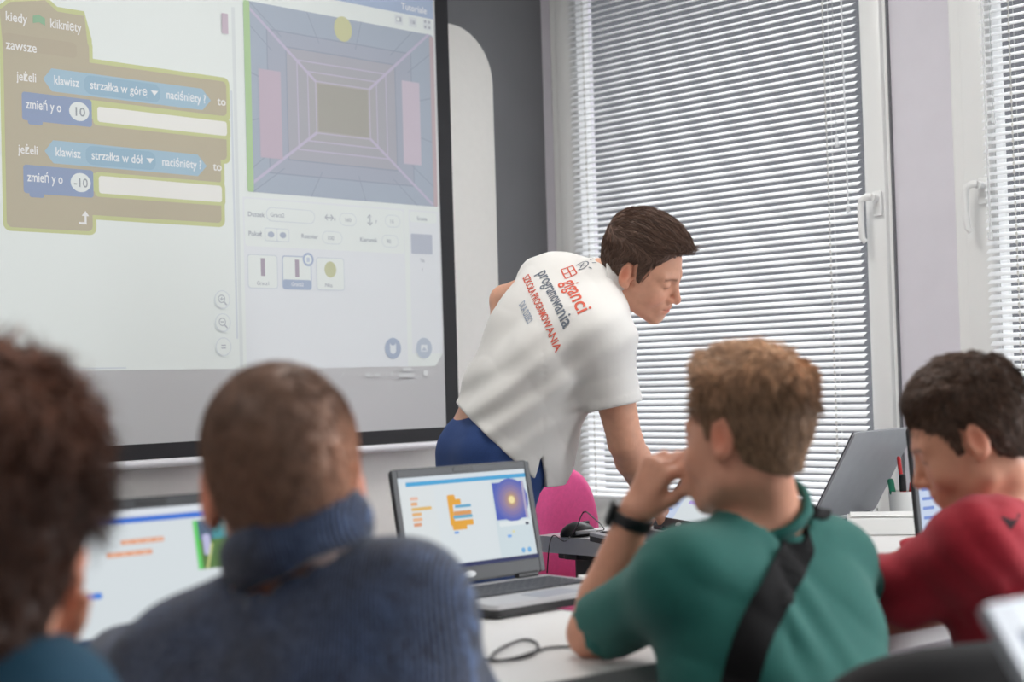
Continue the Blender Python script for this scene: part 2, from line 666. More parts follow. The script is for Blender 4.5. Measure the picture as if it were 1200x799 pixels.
def ui_code(u):
    O_, I_ = OLIVE, BROWN
    g = 0.013
    # outer glow outline then brown blocks
    hat = [(-2.15, 2.13), (-2.12, 2.155), (-2.02, 2.175), (-1.985, 2.150), (-1.905, 2.150), (-1.897, 2.075)]
    u.rect(-2.152, 1.552, -1.882, 2.09, O_, 0.02)
    u.poly([(x, y + g) if k < 5 else (x + g, y + g) for k, (x, y) in enumerate(hat)] + [(-1.882, 2.0), (-2.152, 2.0)], O_)
    u.rect(-2.10, 1.905, -1.437, 2.036, O_, 0.02, True)
    u.rect(-2.10, 1.782, -1.440, 1.882, O_, 0.02)
    u.rect(-2.10, 1.710, -1.462, 1.80, O_, 0.02)
    u.rect(-2.10, 1.595, -1.464, 1.695, O_, 0.02)
    u.rect(-2.142, 1.562, -1.893, 2.08, I_, 0.015)
    u.poly(hat + [(-1.897, 2.0), (-2.15 + 0.01, 2.0)], I_)
    u.rect(-2.10, 1.922, -1.449, 2.024, I_, 0.014)
    u.rect(-2.10, 1.793, -1.452, 1.870, I_, 0.014)
    u.rect(-2.10, 1.722, -1.474, 1.80, I_, 0.014)
    u.rect(-2.10, 1.607, -1.476, 1.672, I_, 0.014)
    u.rect(-2.142, 2.03, -1.93, 2.072, pg(170, 153, 122), 0.012)
    # gaps showing the page between the jaws
    for y0, y1, xr in ((1.858, 1.912, -1.452), (1.662, 1.722, -1.475)):
        u.rect(-1.885, y0 - 0.004, xr + 0.014, y1 + 0.004, O_, 0.012)
        u.rect(-1.872, y0 + 0.006, xr + 0.002, y1 - 0.006, pg(252, 250, 244), 0.008)


def ui_words(u):
    for y, lab, xr, tri in ((1.963, 'strza\u0142ka w g\u00f3r\u0119', -1.503, -1.703), (1.770, 'strza\u0142ka w d\u00f3\u0142', -1.523, -1.722)):
        h = 0.031
        u.poly([(-2.031, y), (-2.006, y - h), (xr - 0.03, y - h), (xr, y), (xr - 0.03, y + h), (-2.006, y + h)], LBLUE)
        u.rect(-1.91, y - 0.026, tri + 0.03, y + 0.026, DBLUE, 0.02)
        u.text('klawisz', -2.0, y - 0.010, 0.034, WTXT, 0.075)
        u.text(lab, -1.893, y - 0.010, 0.034, WTXT, tri - 0.012 + 1.893)
        u.poly([(tri, y + 0.007), (tri + 0.012, y - 0.007), (tri + 0.024, y + 0.007)][::-1], WTXT)
        u.text('naci\u015bni\u0119ty ?', tri + 0.05, y - 0.010, 0.034, WTXT, xr - 0.018 - tri - 0.05)
        u.text('to', xr + 0.022, y - 0.010, 0.034, WTXT)
        u.text('je\u017celi', -2.106, y - 0.012, 0.034, WTXT, 0.055)
    for y, v, w in ((1.885, '10', 0.036), (1.692, '-10', 0.042)):
        xr = -1.889
        u.rect(-2.093, y - 0.038, xr, y + 0.037, BLUEB, 0.008)
        u.rect(-2.077, y - 0.048, -2.035, y - 0.03, BLUEB, 0.006)
        u.text('zmie\u0144 y o', -2.082, y - 0.006, 0.036, WTXT, 0.102)
        u.disc(xr - 0.038, y + 0.001, 0.03, pg(240, 246, 246), ry=0.026)
        u.text(v, xr - 0.038 - w / 2, y - 0.011, 0.034, pg(120, 130, 140), w)
    u.text('kiedy', -2.135, 2.104, 0.036, WTXT, 0.062)
    u.poly([(-2.057, 2.128), (-2.04, 2.133), (-2.022, 2.126), (-2.022, 2.106), (-2.04, 2.113), (-2.057, 2.108)], pg(110, 170, 120))
    u.text('klikni\u0119ty', -2.008, 2.104, 0.036, WTXT, 0.093)
    u.text('zawsze', -2.135, 2.030, 0.036, WTXT, 0.087)
    # repeat arrow
    u.line(-1.935, 1.583, -1.915, 1.583, 0.006, WTXT)
    u.line(-1.915, 1.580, -1.915, 1.605, 0.006, WTXT)
    u.poly([(-1.926, 1.603), (-1.904, 1.603), (-1.915, 1.617)], WTXT)


def ui_stage(u):
    a, b, c, d = -1.383, -0.624, 1.706, 2.277
    u.rect(a, c, b, d, pg(152, 166, 190), 0.012)
    pv = pg(190, 178, 212)
    dk = pg(132, 142, 168)
    cx, cy = -1.012, 1.985
    rings = [(0.105, 0.078), (0.135, 0.105), (0.175, 0.135), (0.215, 0.17), (0.285, 0.215)]
    tones = [(166, 160, 158), (160, 158, 166), (158, 158, 170), (160, 160, 176), (152, 160, 184)]
    for (rx, ry), tone in list(zip(rings, tones))[::-1]:
        u.rect(cx - rx - 0.004, cy - ry - 0.004, cx + rx + 0.004, cy + ry + 0.004, pv if rx < 0.2 else dk)
        u.rect(cx - rx, cy - ry, cx + rx, cy + ry, pg(*tone))
    u.rect(cx - 0.1, cy - 0.074, cx + 0.1, cy + 0.074, pg(150, 146, 136))
    for sx, sy, ex, ey in ((-1, 1, a + 0.02, d - 0.02), (1, 1, b - 0.02, d), (-1, -1, a + 0.01, c + 0.02), (1, -1, b - 0.02, c + 0.005)):
        u.line(cx + sx * 0.105, cy + sy * 0.078, ex, ey, 0.009, pv)
    for k in (-0.26, -0.1, 0.06, 0.22):
        u.line(cx + k * 0.9, cy + 0.2, cx + k * 1.35, d, 0.003, dk)
        u.line(cx + k * 0.9, cy - 0.2, cx + k * 1.35, c, 0.003, dk)
    for k in (-0.16, -0.05, 0.06, 0.17):
        u.line(cx - 0.27, cy + k * 0.9, a, cy + k * 1.4, 0.003, dk)
        u.line(cx + 0.27, cy + k * 0.9, b, cy + k * 1.4, 0.003, dk)
    u.rect(a, c, a + 0.023, d, pg(160, 205, 130), 0.006)
    u.rect(b - 0.018, c, b, d - 0.006, pg(190, 160, 168), 0.006)
    u.rect(-1.333, 1.812, -1.252, 2.078, pg(188, 164, 188))
    u.rect(-0.768, 1.838, -0.692, 2.110, pg(206, 186, 208))
    u.disc(-1.006, 2.243, 0.036, pg(206, 204, 140), ry=0.04)


def ui_panel(u):
    for x, t in ((-1.384, 'Duszek'),):
        u.text(t, x, 1.633, 0.02, GTXT)
    u.rect(-1.318, 1.622, -1.135, 1.664, LINEC, 0.02)
    u.rect(-1.316, 1.624, -1.137, 1.662, WHITE_UI, 0.02)
    u.text('Gracz2', -1.303, 1.636, 0.018, GTXT)
    u.text('\u2194', -1.10, 1.636, 0.03, GTXT)
    u.text('x', -1.062, 1.637, 0.016, GTXT)
    for x0, x1, y, s in ((-1.04, -0.972, 1.643, '160'), (-0.855, -0.79, 1.648, '16'), (-1.11, -1.03, 1.583, '100'), (-0.87, -0.80, 1.583, '90')):
        u.rect(x0, y - 0.02, x1, y + 0.02, LINEC, 0.02)
        u.rect(x0 + 0.002, y - 0.018, x1 - 0.002, y + 0.018, WHITE_UI, 0.018)
        u.text(s, x0 + 0.02, y - 0.007, 0.018, GTXT)
    u.text('\u2195', -0.93, 1.636, 0.032, GTXT)
    u.text('y', -0.895, 1.640, 0.016, GTXT)
    u.text('Poka\u017c', -1.384, 1.575, 0.02, GTXT)
    u.rect(-1.325, 1.562, -1.235, 1.602, LINEC, 0.006)
    u.rect(-1.323, 1.564, -1.281, 1.600, WHITE_UI, 0.005)
    u.rect(-1.279, 1.564, -1.237, 1.600, WHITE_UI, 0.005)
    for x in (-1.302, -1.258):
        u.disc(x, 1.582, 0.012, pg(160, 172, 200), ry=0.009)
    u.text('Rozmiar', -1.19, 1.577, 0.019, GTXT)
    u.text('Kierunek', -0.96, 1.577, 0.019, GTXT)
    u.text('Scena', -0.718, 1.657, 0.019, GTXT)
    u.rect(-0.746, 1.547, -0.654, 1.612, pg(176, 182, 205), 0.004)
    u.text('T\u0142a', -0.71, 1.52, 0.016, GTXT)
    u.text('1', -0.705, 1.49, 0.016, GTXT)


def ui_sprite(u, x0, lab, sel):
    if True:
        x1 = x0 + 0.106
        u.rect(x0 - 0.002, 1.419, x1 + 0.002, 1.521, pg(160, 178, 215) if sel else LINEC, 0.01)
        u.rect(x0 + 0.001, 1.422, x1 - 0.001, 1.518, WHITE_UI, 0.009)
        if sel:
            u.rect(x0 + 0.001, 1.422, x1 - 0.001, 1.449, pg(150, 170, 208), 0.006)
        if lab[0] == 'G':
            u.rect(x0 + 0.046, 1.457, x0 + 0.061, 1.510, pg(156, 138, 160))
        else:
            u.disc(x0 + 0.053, 1.484, 0.023, pg(196, 198, 142), ry=0.025)
        u.text(lab, x0 + 0.03, 1.430, 0.016, WTXT if sel else GTXT)


def ui_bin(u):
    u.disc(-1.166, 1.512, 0.021, pg(150, 170, 212))
    u.disc(-1.166, 1.512, 0.014, WHITE_UI)
    u.rect(-1.172, 1.504, -1.160, 1.518, pg(190, 204, 232), 0.002)


def ui_add_sprite(u):
    u.disc(-0.836, 1.239, 0.034, pg(148, 166, 200))
    u.disc(-0.836, 1.235, 0.013, pg(236, 242, 250), ry=0.014)
    u.poly([(-0.848, 1.240), (-0.849, 1.255), (-0.838, 1.246)][::-1], pg(236, 242, 250))
    u.poly([(-0.834, 1.246), (-0.823, 1.255), (-0.824, 1.240)][::-1], pg(236, 242, 250))


def ui_add_scene(u):
    u.disc(-0.703, 1.239, 0.034, pg(176, 190, 214))
    u.rect(-0.717, 1.228, -0.689, 1.250, pg(238, 244, 250), 0.003)
    u.poly([(-0.715, 1.231), (-0.703, 1.243), (-0.691, 1.231)], pg(176, 190, 214))


def ui_zoom(u, k):
    y = (1.384, 1.317, 1.247)[k]
    u.disc(-1.482, y, 0.027, LINEC)
    u.disc(-1.482, y, 0.0245, WHITE_UI)
    if k < 2:
        y += 0.002
        u.disc(-1.484, y, 0.012, GTXT)
        u.disc(-1.484, y, 0.0095, WHITE_UI)
        u.line(-1.490, y, -1.478, y, 0.0025, GTXT)
        if k == 0:
            u.line(-1.484, y - 0.006, -1.484, y + 0.006, 0.0025, GTXT)
        u.line(-1.476, y - 0.009, -1.467, y - 0.018, 0.004, GTXT)
    else:
        for y in (1.243, 1.251):
            u.line(-1.490, y, -1.474, y, 0.003, GTXT)


def ui_size(u, k):
    x = (-0.775, -0.715, -0.652)[k]
    u.rect(x - 0.018, 2.291, x + 0.018, 2.323, pg(228, 234, 240), 0.004)
    if k == 0:
        u.rect(-0.786, 2.300, -0.764, 2.316, GTXT, 0.002); u.rect(-0.784, 2.302, -0.772, 2.314, WHITE_UI)
    elif k == 1:
        u.rect(-0.726, 2.300, -0.704, 2.316, pg(205, 210, 222), 0.002); u.rect(-0.714, 2.302, -0.706, 2.310, GTXT)
    else:
        for sx in (-1, 1):
            for sy in (-1, 1):
                u.rect(-0.652 + sx * 0.009 - 0.004, 2.308 + sy * 0.009 - 0.004, -0.652 + sx * 0.009 + 0.004, 2.308 + sy * 0.009 + 0.004, GTXT)


def ui_faint(u):
    u.rect(-1.462, 2.165, -1.440, 2.225, pg(196, 170, 190))            # sprite seen faintly in the code area


def ui_tray(u, k):
    gl = pg(226, 228, 230)
    if k == 0:
        u.line(-1.055, 1.148, -1.04, 1.165, 0.004, gl)
    elif k == 1:
        u.poly([(-0.987, 1.151), (-0.979, 1.159), (-0.971, 1.151), (-0.979, 1.155)], gl)
    elif k == 2:
        u.rect(-0.955, 1.150, -0.935, 1.162, gl, 0.002)
    elif k == 3:
        u.rect(-0.918, 1.150, -0.896, 1.160, gl, 0.004)
    elif k == 4:
        u.line(-0.87, 1.150, -0.87, 1.165, 0.003, gl)
    elif k == 5:
        u.rect(-0.852, 1.150, -0.842, 1.162, gl, 0.001)
    elif k == 6:
        u.rect(-0.80, 1.166, -0.765, 1.176, gl, 0.002)
    elif k == 7:
        u.rect(-0.82, 1.147, -0.752, 1.157, gl, 0.002)
    else:
        u.rect(-0.712, 1.150, -0.694, 1.166, pg(246, 248, 250), 0.003)


projected('projected_page', ui_page)
projected('projected_code_blocks', ui_code)
projected('projected_block_words', ui_words)
projected('projected_game_stage', ui_stage)
projected('projected_sprite_fields', ui_panel)
for _a in ((-1.388, 'Gracz1', 0), (-1.262, 'Gracz2', 1), (-1.134, 'Pi\u0142ka', 0)):
    projected('projected_sprite_card', ui_sprite, *_a)
projected('projected_bin_button', ui_bin)
projected('projected_round_button', ui_add_sprite)
projected('projected_round_button', ui_add_scene)
for _k in range(3):
    projected('projected_zoom_button', ui_zoom, _k)
    projected('projected_size_button', ui_size, _k)
projected('projected_ghost_bar', ui_faint)
for _k in range(9):
    projected('projected_tray_icon', ui_tray, _k)
# ------------------------------------------------------------------ tables
M_TOP = mat('white_laminate', srgb(222, 221, 220), 0.35, noise=0.015, nscale=30)
M_EDGE = mat('grey_table_edging', srgb(176, 174, 174), 0.5)
M_BROWN_EDGE = mat('brown_table_edging', srgb(150, 112, 96), 0.5, noise=0.1, nscale=30)  # brown strip for the edge of one table
M_LEGW = mat('white_steel_tube', srgb(215, 215, 216), 0.35)
M_LEGB = mat('black_steel', srgb(24, 24, 26), 0.45)
M_CHROME = mat('chrome_tube', srgb(200, 200, 205), 0.2, metal=1.0)
TZ = 0.72
TA = math.radians(38)
TD, TN, TP = np.array([math.cos(TA), math.sin(TA), 0]), np.array([-math.sin(TA), math.cos(TA), 0]), np.array([0.13, 2.11, 0])


def table(label, origin, rz, w, d, edge, legm, tleg=False, legs_in=0.05, th=0.0255):
    """local: x along the near edge, y depth; near-left corner at the origin"""
    t = thing('school_table', label, 'table', loc(origin, rz))
    m = MB().box((w / 2, d / 2, TZ - th / 2), (w - 0.008, d - 0.008, th - 0.0006), 0.002)
    putmb('tabletop', m, M_TOP, t)
    m = MB()
    for c, s in (((w / 2, 0.002, TZ - th / 2), (w, 0.004, th)), ((w / 2, d - 0.002, TZ - th / 2), (w, 0.004, th)),
                 ((0.002, d / 2, TZ - th / 2), (0.004, d - 0.008, th)), ((w - 0.002, d / 2, TZ - th / 2), (0.004, d - 0.008, th))):
        m.box(c, s)
    putmb('edging', m, edge, t)
    if tleg:
        for x in (0.07, w - 0.16):
            m = MB()
            m.box((x, d * 0.12, TZ - th - 0.011), (0.10, 0.10, 0.022), 0.004)
            m.box((x, d / 2, TZ - th - 0.011), (0.05, d - 0.1, 0.022), 0.004)
            m.box((x, d * 0.14, 0.36), (0.065, 0.05, 0.64), 0.008)
            m.box((x, d * 0.42, 0.03), (0.07, d * 0.8, 0.05), 0.012)
            putmb('leg', m, legm, t)
        m = MB().cyl((0.07, d * 0.3, 0.56), (w - 0.16, d * 0.3, 0.56), 0.011)
        putmb('cross_tube', m, M_CHROME, t, smooth='auto')
    else:
        for x in (legs_in, w - legs_in):
            for y in (0.06, d - 0.06):
                m = MB().cyl((x, y, 0.012), (x, y, TZ - 0.024), 0.02, n=18)
                m.cyl((x, y, 0), (x, y, 0.014), 0.024, n=18)
                putmb('leg', m, legm, t, smooth='auto')
        m = MB()
        for y in (0.06, d - 0.06):
            m.box((w / 2, y, TZ - 0.045), (w - 2 * legs_in, 0.02, 0.04))
        for x in (legs_in, w - legs_in):
            m.box((x, d / 2, TZ - 0.045), (0.02, d - 0.14, 0.04))
        putmb('under_frame', m, legm, t)
    return t


table('long white table with grey edging under the open laptop in the middle', TP + TD * -1.35, TA, 1.66, 0.82, M_EDGE, M_LEGW)
table('white table with brown edging at which the boy in red leans', TP + TD * 0.37, TA, 1.2, 0.50, M_BROWN_EDGE, M_LEGW, legs_in=0.16)
D2O = np.array([0.05, 3.98, 0])
table('white table with black legs standing in front of the pink chair', D2O, -math.pi / 4, 1.0, 0.88, M_TOP, M_LEGB, True, th=0.042)
table('white table under the blurred laptop, mostly below the photo edge', np.array([0.50, 0.72, 0]), TA, 1.0, 0.55, M_EDGE, M_LEGW)


# ------------------------------------------------------------------ chairs
def superellipse(w, h, n=28, e=3.0):
    pts = []
    for k in range(n):
        a = 2 * math.pi * k / n
        c, s = math.cos(a), math.sin(a)
        pts.append((w * math.copysign(abs(c) ** (2 / e), c), h * math.copysign(abs(s) ** (2 / e), s)))
    return pts


def cushion(mb, w0, w1, h, thick, M, curve=0.0, mi=0, rings=7, e=3.2):
    """padded panel in local x (width), z (height), y thickness; w0 bottom half width, w1 top half width"""
    n = 36
    vs, fs = [], []
    outline = superellipse(1, 1, n, e)
    levels = []
    for k in range(rings):
        a = math.pi * k / (rings - 1)
        levels.append((-math.cos(a) * thick / 2, 0.86 + 0.14 * math.sin(a)))
    allr = [(-thick / 2, 0.0)] + [(-thick / 2, 0.45)] + levels + [(thick / 2, 0.45)] + [(thick / 2, 0.0)]
    for y, sc in allr:
        for x, z in outline:
            t = (z * sc + 1) / 2
            w = w0 + (w1 - w0) * t
            X = x * sc * w
            vs.append((X, y + curve * (X / max(w0, w1)) ** 2, z * sc * h))
    for i in range(len(allr) - 1):
        for k in range(n):
            k2 = (k + 1) % n
            fs.append((i * n + k, i * n + k2, (i + 1) * n + k2, (i + 1) * n + k))
    mb.add(vs, fs, mi, M)


M_PINK = mat('pink_chair_fabric', srgb(228, 84, 148), 0.85, noise=0.06, nscale=90, bump=0.25, bscale=500, sheen=0.2)
M_BLKFAB = mat('black_chair_fabric', srgb(22, 21, 23), 0.85, noise=0.1, nscale=60, bump=0.2, bscale=400)
M_PLAS = mat('black_plastic', srgb(18, 18, 20), 0.4)


def chair(label, origin, rz, fab, seat_z=0.46, back_c=0.78, back_h=0.22, group=None, wb=0.21, wt=0.19):
    """local +y is the way the sitter faces; origin on the floor under the seat centre"""
    t = thing('swivel_chair', label, 'chair', loc(origin, rz), group)
    m = MB()
    cushion(m, 0.21, 0.22, 0.21, 0.075, Matrix.Translation((0, 0, seat_z - 0.037)) @ Matrix.Rotation(-math.pi / 2, 4, 'X'))
    putmb('seat', m, fab, t, smooth=True)
    m = MB()
    cushion(m, wb, wt, back_h, 0.07, Matrix.Translation((0, -0.235, back_c)) @ Matrix.Rotation(math.radians(-7), 4, 'X'), 0.035)
    putmb('backrest', m, fab, t, smooth=True)
    m = MB().tube([(0, -0.05, seat_z - 0.085), (0, -0.22, seat_z - 0.085), (0, -0.275, seat_z - 0.04), (0, -0.285, back_c)], 0.018, 8)
    m.box((0, -0.02, seat_z - 0.082), (0.2, 0.22, 0.02), 0.006)
    putmb('back_bracket', m, M_PLAS, t, smooth='auto')
    m = MB().cyl((0, 0, 0.10), (0, 0, seat_z - 0.08), 0.026)
    putmb('gas_column', m, M_PLAS, t, smooth='auto')
    m = MB()
    for k in range(5):
        a = 2 * math.pi * k / 5 + 0.3
        m.tube([(0, 0, 0.115), (0.15 * math.cos(a), 0.15 * math.sin(a), 0.10), (0.29 * math.cos(a), 0.29 * math.sin(a), 0.07)], [0.03, 0.024, 0.018], 8)
    putmb('star_base', m, M_PLAS, t, smooth='auto')
    for k in range(5):
        a = 2 * math.pi * k / 5 + 0.3
        c = np.array([0.285 * math.cos(a), 0.285 * math.sin(a), 0.028])
        px = np.array([-math.sin(a), math.cos(a), 0])
        m = MB().cyl(c - px * 0.022, c + px * 0.022, 0.028, n=16)
        m.cyl(c + (0, 0, 0.02), c + (0, 0, 0.05), 0.008)
        putmb('castor', m, M_PLAS, t, smooth='auto')
    return t


def heading(fx, fy):
    return math.atan2(-fx, fy)


BV = RX
pink_o = np.array([0.065, 4.30, 0]) + BV * 0.235
chair('pink upholstered swivel chair behind the table with the computer mouse', pink_o, heading(BV[0], BV[1]), M_PINK, 0.50, 0.655, 0.232, wb=0.235, wt=0.17)

# ------------------------------------------------------------------ laptops
M_LAPB = mat('black_laptop_plastic', srgb(30, 31, 34), 0.45)
M_BEZ = mat('dark_grey_bezel', srgb(62, 64, 68), 0.5)
M_SILV = mat('silver_laptop_deck', srgb(186, 187, 190), 0.4, metal=0.3)
M_KEYS = mat('dark_key_caps', srgb(52, 55, 62), 0.5)
M_LIDG = mat('grey_brushed_lid', srgb(150, 153, 158), 0.42, metal=0.3, noise=0.03, nscale=30)
M_BADGE = mat('pale_badge', srgb(205, 208, 210), 0.4)
M_SCRW = {}


def laptop(label, hinge, rz, lean, w=0.338, d=0.235, lid_h=0.222, deck=None, bezel=None, lidm=None, screen=None, bright=(226, 234, 238), k=0.6, bez=0.012, badge=True):
    """local: hinge centre at the origin on the table, x width, -y towards the user, z up"""
    deck, bezel, lidm = deck or M_SILV, bezel or M_BEZ, lidm or M_LAPB
    t = thing('laptop', label, 'laptop', loc(hinge, rz))
    h = 0.024
    m = MB()
    m.prism(rrect(-w / 2, -d, w / 2, 0.012, 0.012), 0.003, h - 0.008)
    for x in (-w / 2 + 0.03, w / 2 - 0.03):
        for y in (-d + 0.02, -0.02):
            m.cyl((x, y, 0), (x, y, 0.005), 0.008, n=10)
    putmb('bottom_case', m, M_LAPB, t)
    m = MB()
    m.prism(rrect(-w / 2, -d, w / 2, 0.012, 0.012), h - 0.008, h)
    dk = putmb('deck', m, deck, t)
    m = MB()
    m.box((0, -0.088, h + 0.0005), (w * 0.86, 0.118, 0.001))
    kb = putmb('keyboard', m, M_LAPB, t)
    m = MB()
    rows, cols = 6, 15
    kw, kh = w * 0.85 / cols, 0.115 / rows
    for r in range(rows):
        if r == rows - 1:
            spans = [(0, 1), (1, 2), (2, 3), (3, 4), (4, 9), (9, 10), (10, 11), (11, 12), (12, 13), (13, 14), (14, 15)]
        else:
            spans = [(c, c + 1) for c in range(cols)]
        for a, b in spans:
            x = -w * 0.425 + (a + b) / 2 * kw
            y = -0.031 - (r + 0.5) * kh
            m.box((x, y, h + 0.002), ((b - a) * kw - 0.0025, kh - 0.0025, 0.003), 0.0008, seg=1)
    putmb('keys', m, M_KEYS, kb)
    m = MB().prism(rrect(-0.05, -d + 0.012, 0.05, -d + 0.068, 0.004), h, h + 0.0008)
    putmb('touchpad', m, mat('touchpad_grey', srgb(150, 155, 166), 0.35) if 'touchpad_grey' not in MATS else MATS['touchpad_grey'], t)
    for x in (-w * 0.36, w * 0.36):
        m = MB().cyl((x - 0.025, 0.006, h + 0.004), (x + 0.025, 0.006, h + 0.004), 0.007, n=12)
        putmb('hinge', m, M_LAPB, t, smooth='auto')
    LM = Matrix.Translation((0, 0.006, h + 0.004)) @ Matrix.Rotation(-lean, 4, 'X') @ Matrix(((1, 0, 0, 0), (0, 0, -1, 0), (0, 1, 0, 0), (0, 0, 0, 1)))
    # lid local: x width, y up the lid, z towards the user
    m = MB().prism(rrect(-w / 2, 0.002, w / 2, lid_h, 0.01), -0.007, -0.001)
    putmb('lid', m, lidm, t, LM)
    sx, sy0, sy1 = w / 2 - bez, 0.03, lid_h - bez * 1.4
    m = MB()
    m.box((-(w / 2 + sx) / 2, lid_h / 2, 0.0012), (w / 2 - sx, lid_h - 0.006, 0.0044), 0.0012)
    m.box(((w / 2 + sx) / 2, lid_h / 2, 0.0012), (w / 2 - sx, lid_h - 0.006, 0.0044), 0.0012)
    m.box((0, (sy0 + 0.004) / 2, 0.0012), (2 * sx, sy0 - 0.004, 0.0044), 0.0012)
    m.box((0, (sy1 + lid_h - 0.003) / 2, 0.0012), (2 * sx, lid_h - 0.003 - sy1, 0.0044), 0.0012)
    bz = putmb('bezel', m, bezel, t, LM)
    m = MB().box((0, (sy1 + lid_h) / 2, 0.0036), (0.05, bez * 0.7, 0.0012), 0.0005)
    putmb('webcam_strip', m, M_LAPB, bz)
    if badge:
        m = MB().prism([(0.014 * math.cos(a / 10 * math.pi) - w * 0.06, 0.016 + 0.006 * math.sin(a / 10 * math.pi)) for a in range(20)], 0.003, 0.0042)
        putmb('maker_badge', m, M_BADGE, bz)
    m = MB().box((0, (sy0 + sy1) / 2, -0.0004), (2 * sx, sy1 - sy0, 0.0012))
    dp = putmb('display', m, glow(bright, k), t, LM)
    if screen:
        u = UI(0.0003, 0.00012)
        screen(u, -sx, sx, sy0, sy1)
        u.build('screen_picture', dp)
    return t


def scr_center(u, x0, x1, y0, y1):
    W, H = x1 - x0, y1 - y0
    X = lambda f: x0 + f * W
    Y = lambda f: y1 - f * H
    g = lambda r, gg, b: glow((r, gg, b), 0.6)
    u.rect(X(0), Y(0), X(1), Y(0.045), g(222, 232, 240))
    u.rect(X(0.06), Y(0.05), X(1), Y(0.095), g(72, 170, 222))
    u.rect(X(0), Y(0.1), X(0.26), Y(0.93), g(228, 234, 236))
    for k, (c, wd) in enumerate([((240, 196, 176), .06), ((238, 176, 120), .05), ((232, 190, 110), .15), ((236, 184, 120), .07), ((240, 190, 150), .07), ((226, 160, 120), .06)]):
        u.rect(X(0.075), Y(0.21 + k * 0.055), X(0.075 + wd), Y(0.245 + k * 0.055), g(*c), 0.002)
    o = g(238, 172, 52)
    u.rect(X(0.35), Y(0.22), X(0.41), Y(0.30), o, 0.003)
    u.rect(X(0.35), Y(0.27), X(0.45), Y(0.33), o, 0.002)
    u.rect(X(0.35), Y(0.31), X(0.385), Y(0.55), o, 0.002)
    u.rect(X(0.40), Y(0.335), X(0.525), Y(0.365), g(96, 170, 208), 0.002)
    u.rect(X(0.385), Y(0.40), X(0.52), Y(0.445), g(226, 160, 92), 0.002)
    u.rect(X(0.375), Y(0.445), X(0.525), Y(0.48), g(106, 176, 206), 0.002)
    u.rect(X(0.36), Y(0.50), X(0.525), Y(0.56), o, 0.002)
    u.rect(X(0.36), Y(0.54), X(0.47), Y(0.60), o, 0.002)
    u.rect(X(0.365), Y(0.615), X(0.40), Y(0.64), g(110, 160, 230), 0.002)
    u.rect(X(0.70), Y(0.10), X(0.985), Y(0.95), g(214, 228, 234))
    u.rect(X(0.71), Y(0.135), X(0.965), Y(0.545), g(72, 92, 190))
    cx, cy = X(0.85), Y(0.335)
    for q, c in enumerate([(92, 104, 190), (112, 112, 184), (134, 120, 176), (150, 130, 168), (170, 140, 150), (196, 160, 128)]):
        r = 0.042 - q * 0.0062
        u.disc(cx, cy, r * 1.02, g(*c), ry=r)
    u.disc(cx, cy, 0.0075, g(250, 232, 170))
    u.rect(X(0.945), Y(0.14), X(0.965), Y(0.545), g(180, 170, 200))
    u.rect(X(0.72), Y(0.57), X(0.975), Y(0.62), g(232, 240, 242), 0.003)
    u.rect(X(0.93), Y(0.595), X(0.96), Y(0.625), g(60, 64, 90), 0.003)
    u.rect(X(0.77), Y(0.715), X(0.805), Y(0.745), g(130, 178, 240), 0.002)
    u.rect(X(0.815), Y(0.67), X(0.835), Y(0.70), g(230, 226, 176), 0.002)
    for q in (0.88, 0.93):
        u.disc(X(q), Y(0.90), 0.005, g(120, 180, 230))
    u.rect(X(0), Y(0.955), X(1), Y(1), g(36, 44, 92))


def scr_left(u, x0, x1, y0, y1):
    W, H = x1 - x0, y1 - y0
    X = lambda f: x0 + f * W
    Y = lambda f: y1 - f * H
    g = lambda r, gg, b: glow((r, gg, b), 0.6)
    u.rect(X(0), Y(0), X(1), Y(0.055), g(232, 238, 246))
    u.rect(X(0), Y(0.06), X(1), Y(0.105), g(58, 118, 222))
    for a, b, yy in ((0.335, 0.545, 0.235), (0.26, 0.48, 0.325)):
        u.rect(X(a), Y(yy), X(b), Y(yy + 0.035), g(240, 158, 112), 0.002)
        for q in range(4):
            u.rect(X(a + 0.015 + q * 0.05), Y(yy + 0.012), X(a + 0.05 + q * 0.05), Y(yy + 0.025), g(250, 210, 186))
    u.rect(X(0.13), Y(0.615), X(0.215), Y(0.665), g(84, 142, 232), 0.003)
    a, b, c, d = 0.70, 0.985, 0.135, 0.53
    u.rect(X(a), Y(c), X(b), Y(d), g(92, 128, 70))
    u.rect(X(a), Y(c), X(b), Y(c + 0.16), g(74, 150, 158))
    u.rect(X(a + 0.02), Y(c), X(a + 0.09), Y(c + 0.16), g(84, 104, 130))
    u.rect(X(0.9), Y(c), X(b), Y(c + 0.15), g(80, 186, 160))
    u.rect(X(0.735), Y(0.25), X(0.775), Y(0.42), g(196, 196, 232), 0.004)
    u.rect(X(0.87), Y(0.30), X(b), Y(d), g(142, 160, 62))
    u.line(X(0.74), Y(d), X(0.78), Y(0.33), 0.004, g(206, 214, 140))
    u.line(X(0.885), Y(d), X(0.865), Y(0.33), 0.005, g(222, 230, 170))
    u.rect(X(a - 0.005), Y(c), X(a + 0.018), Y(d), g(104, 216, 110))
    u.rect(X(0.0), Y(0.955), X(1), Y(1), g(60, 70, 100))


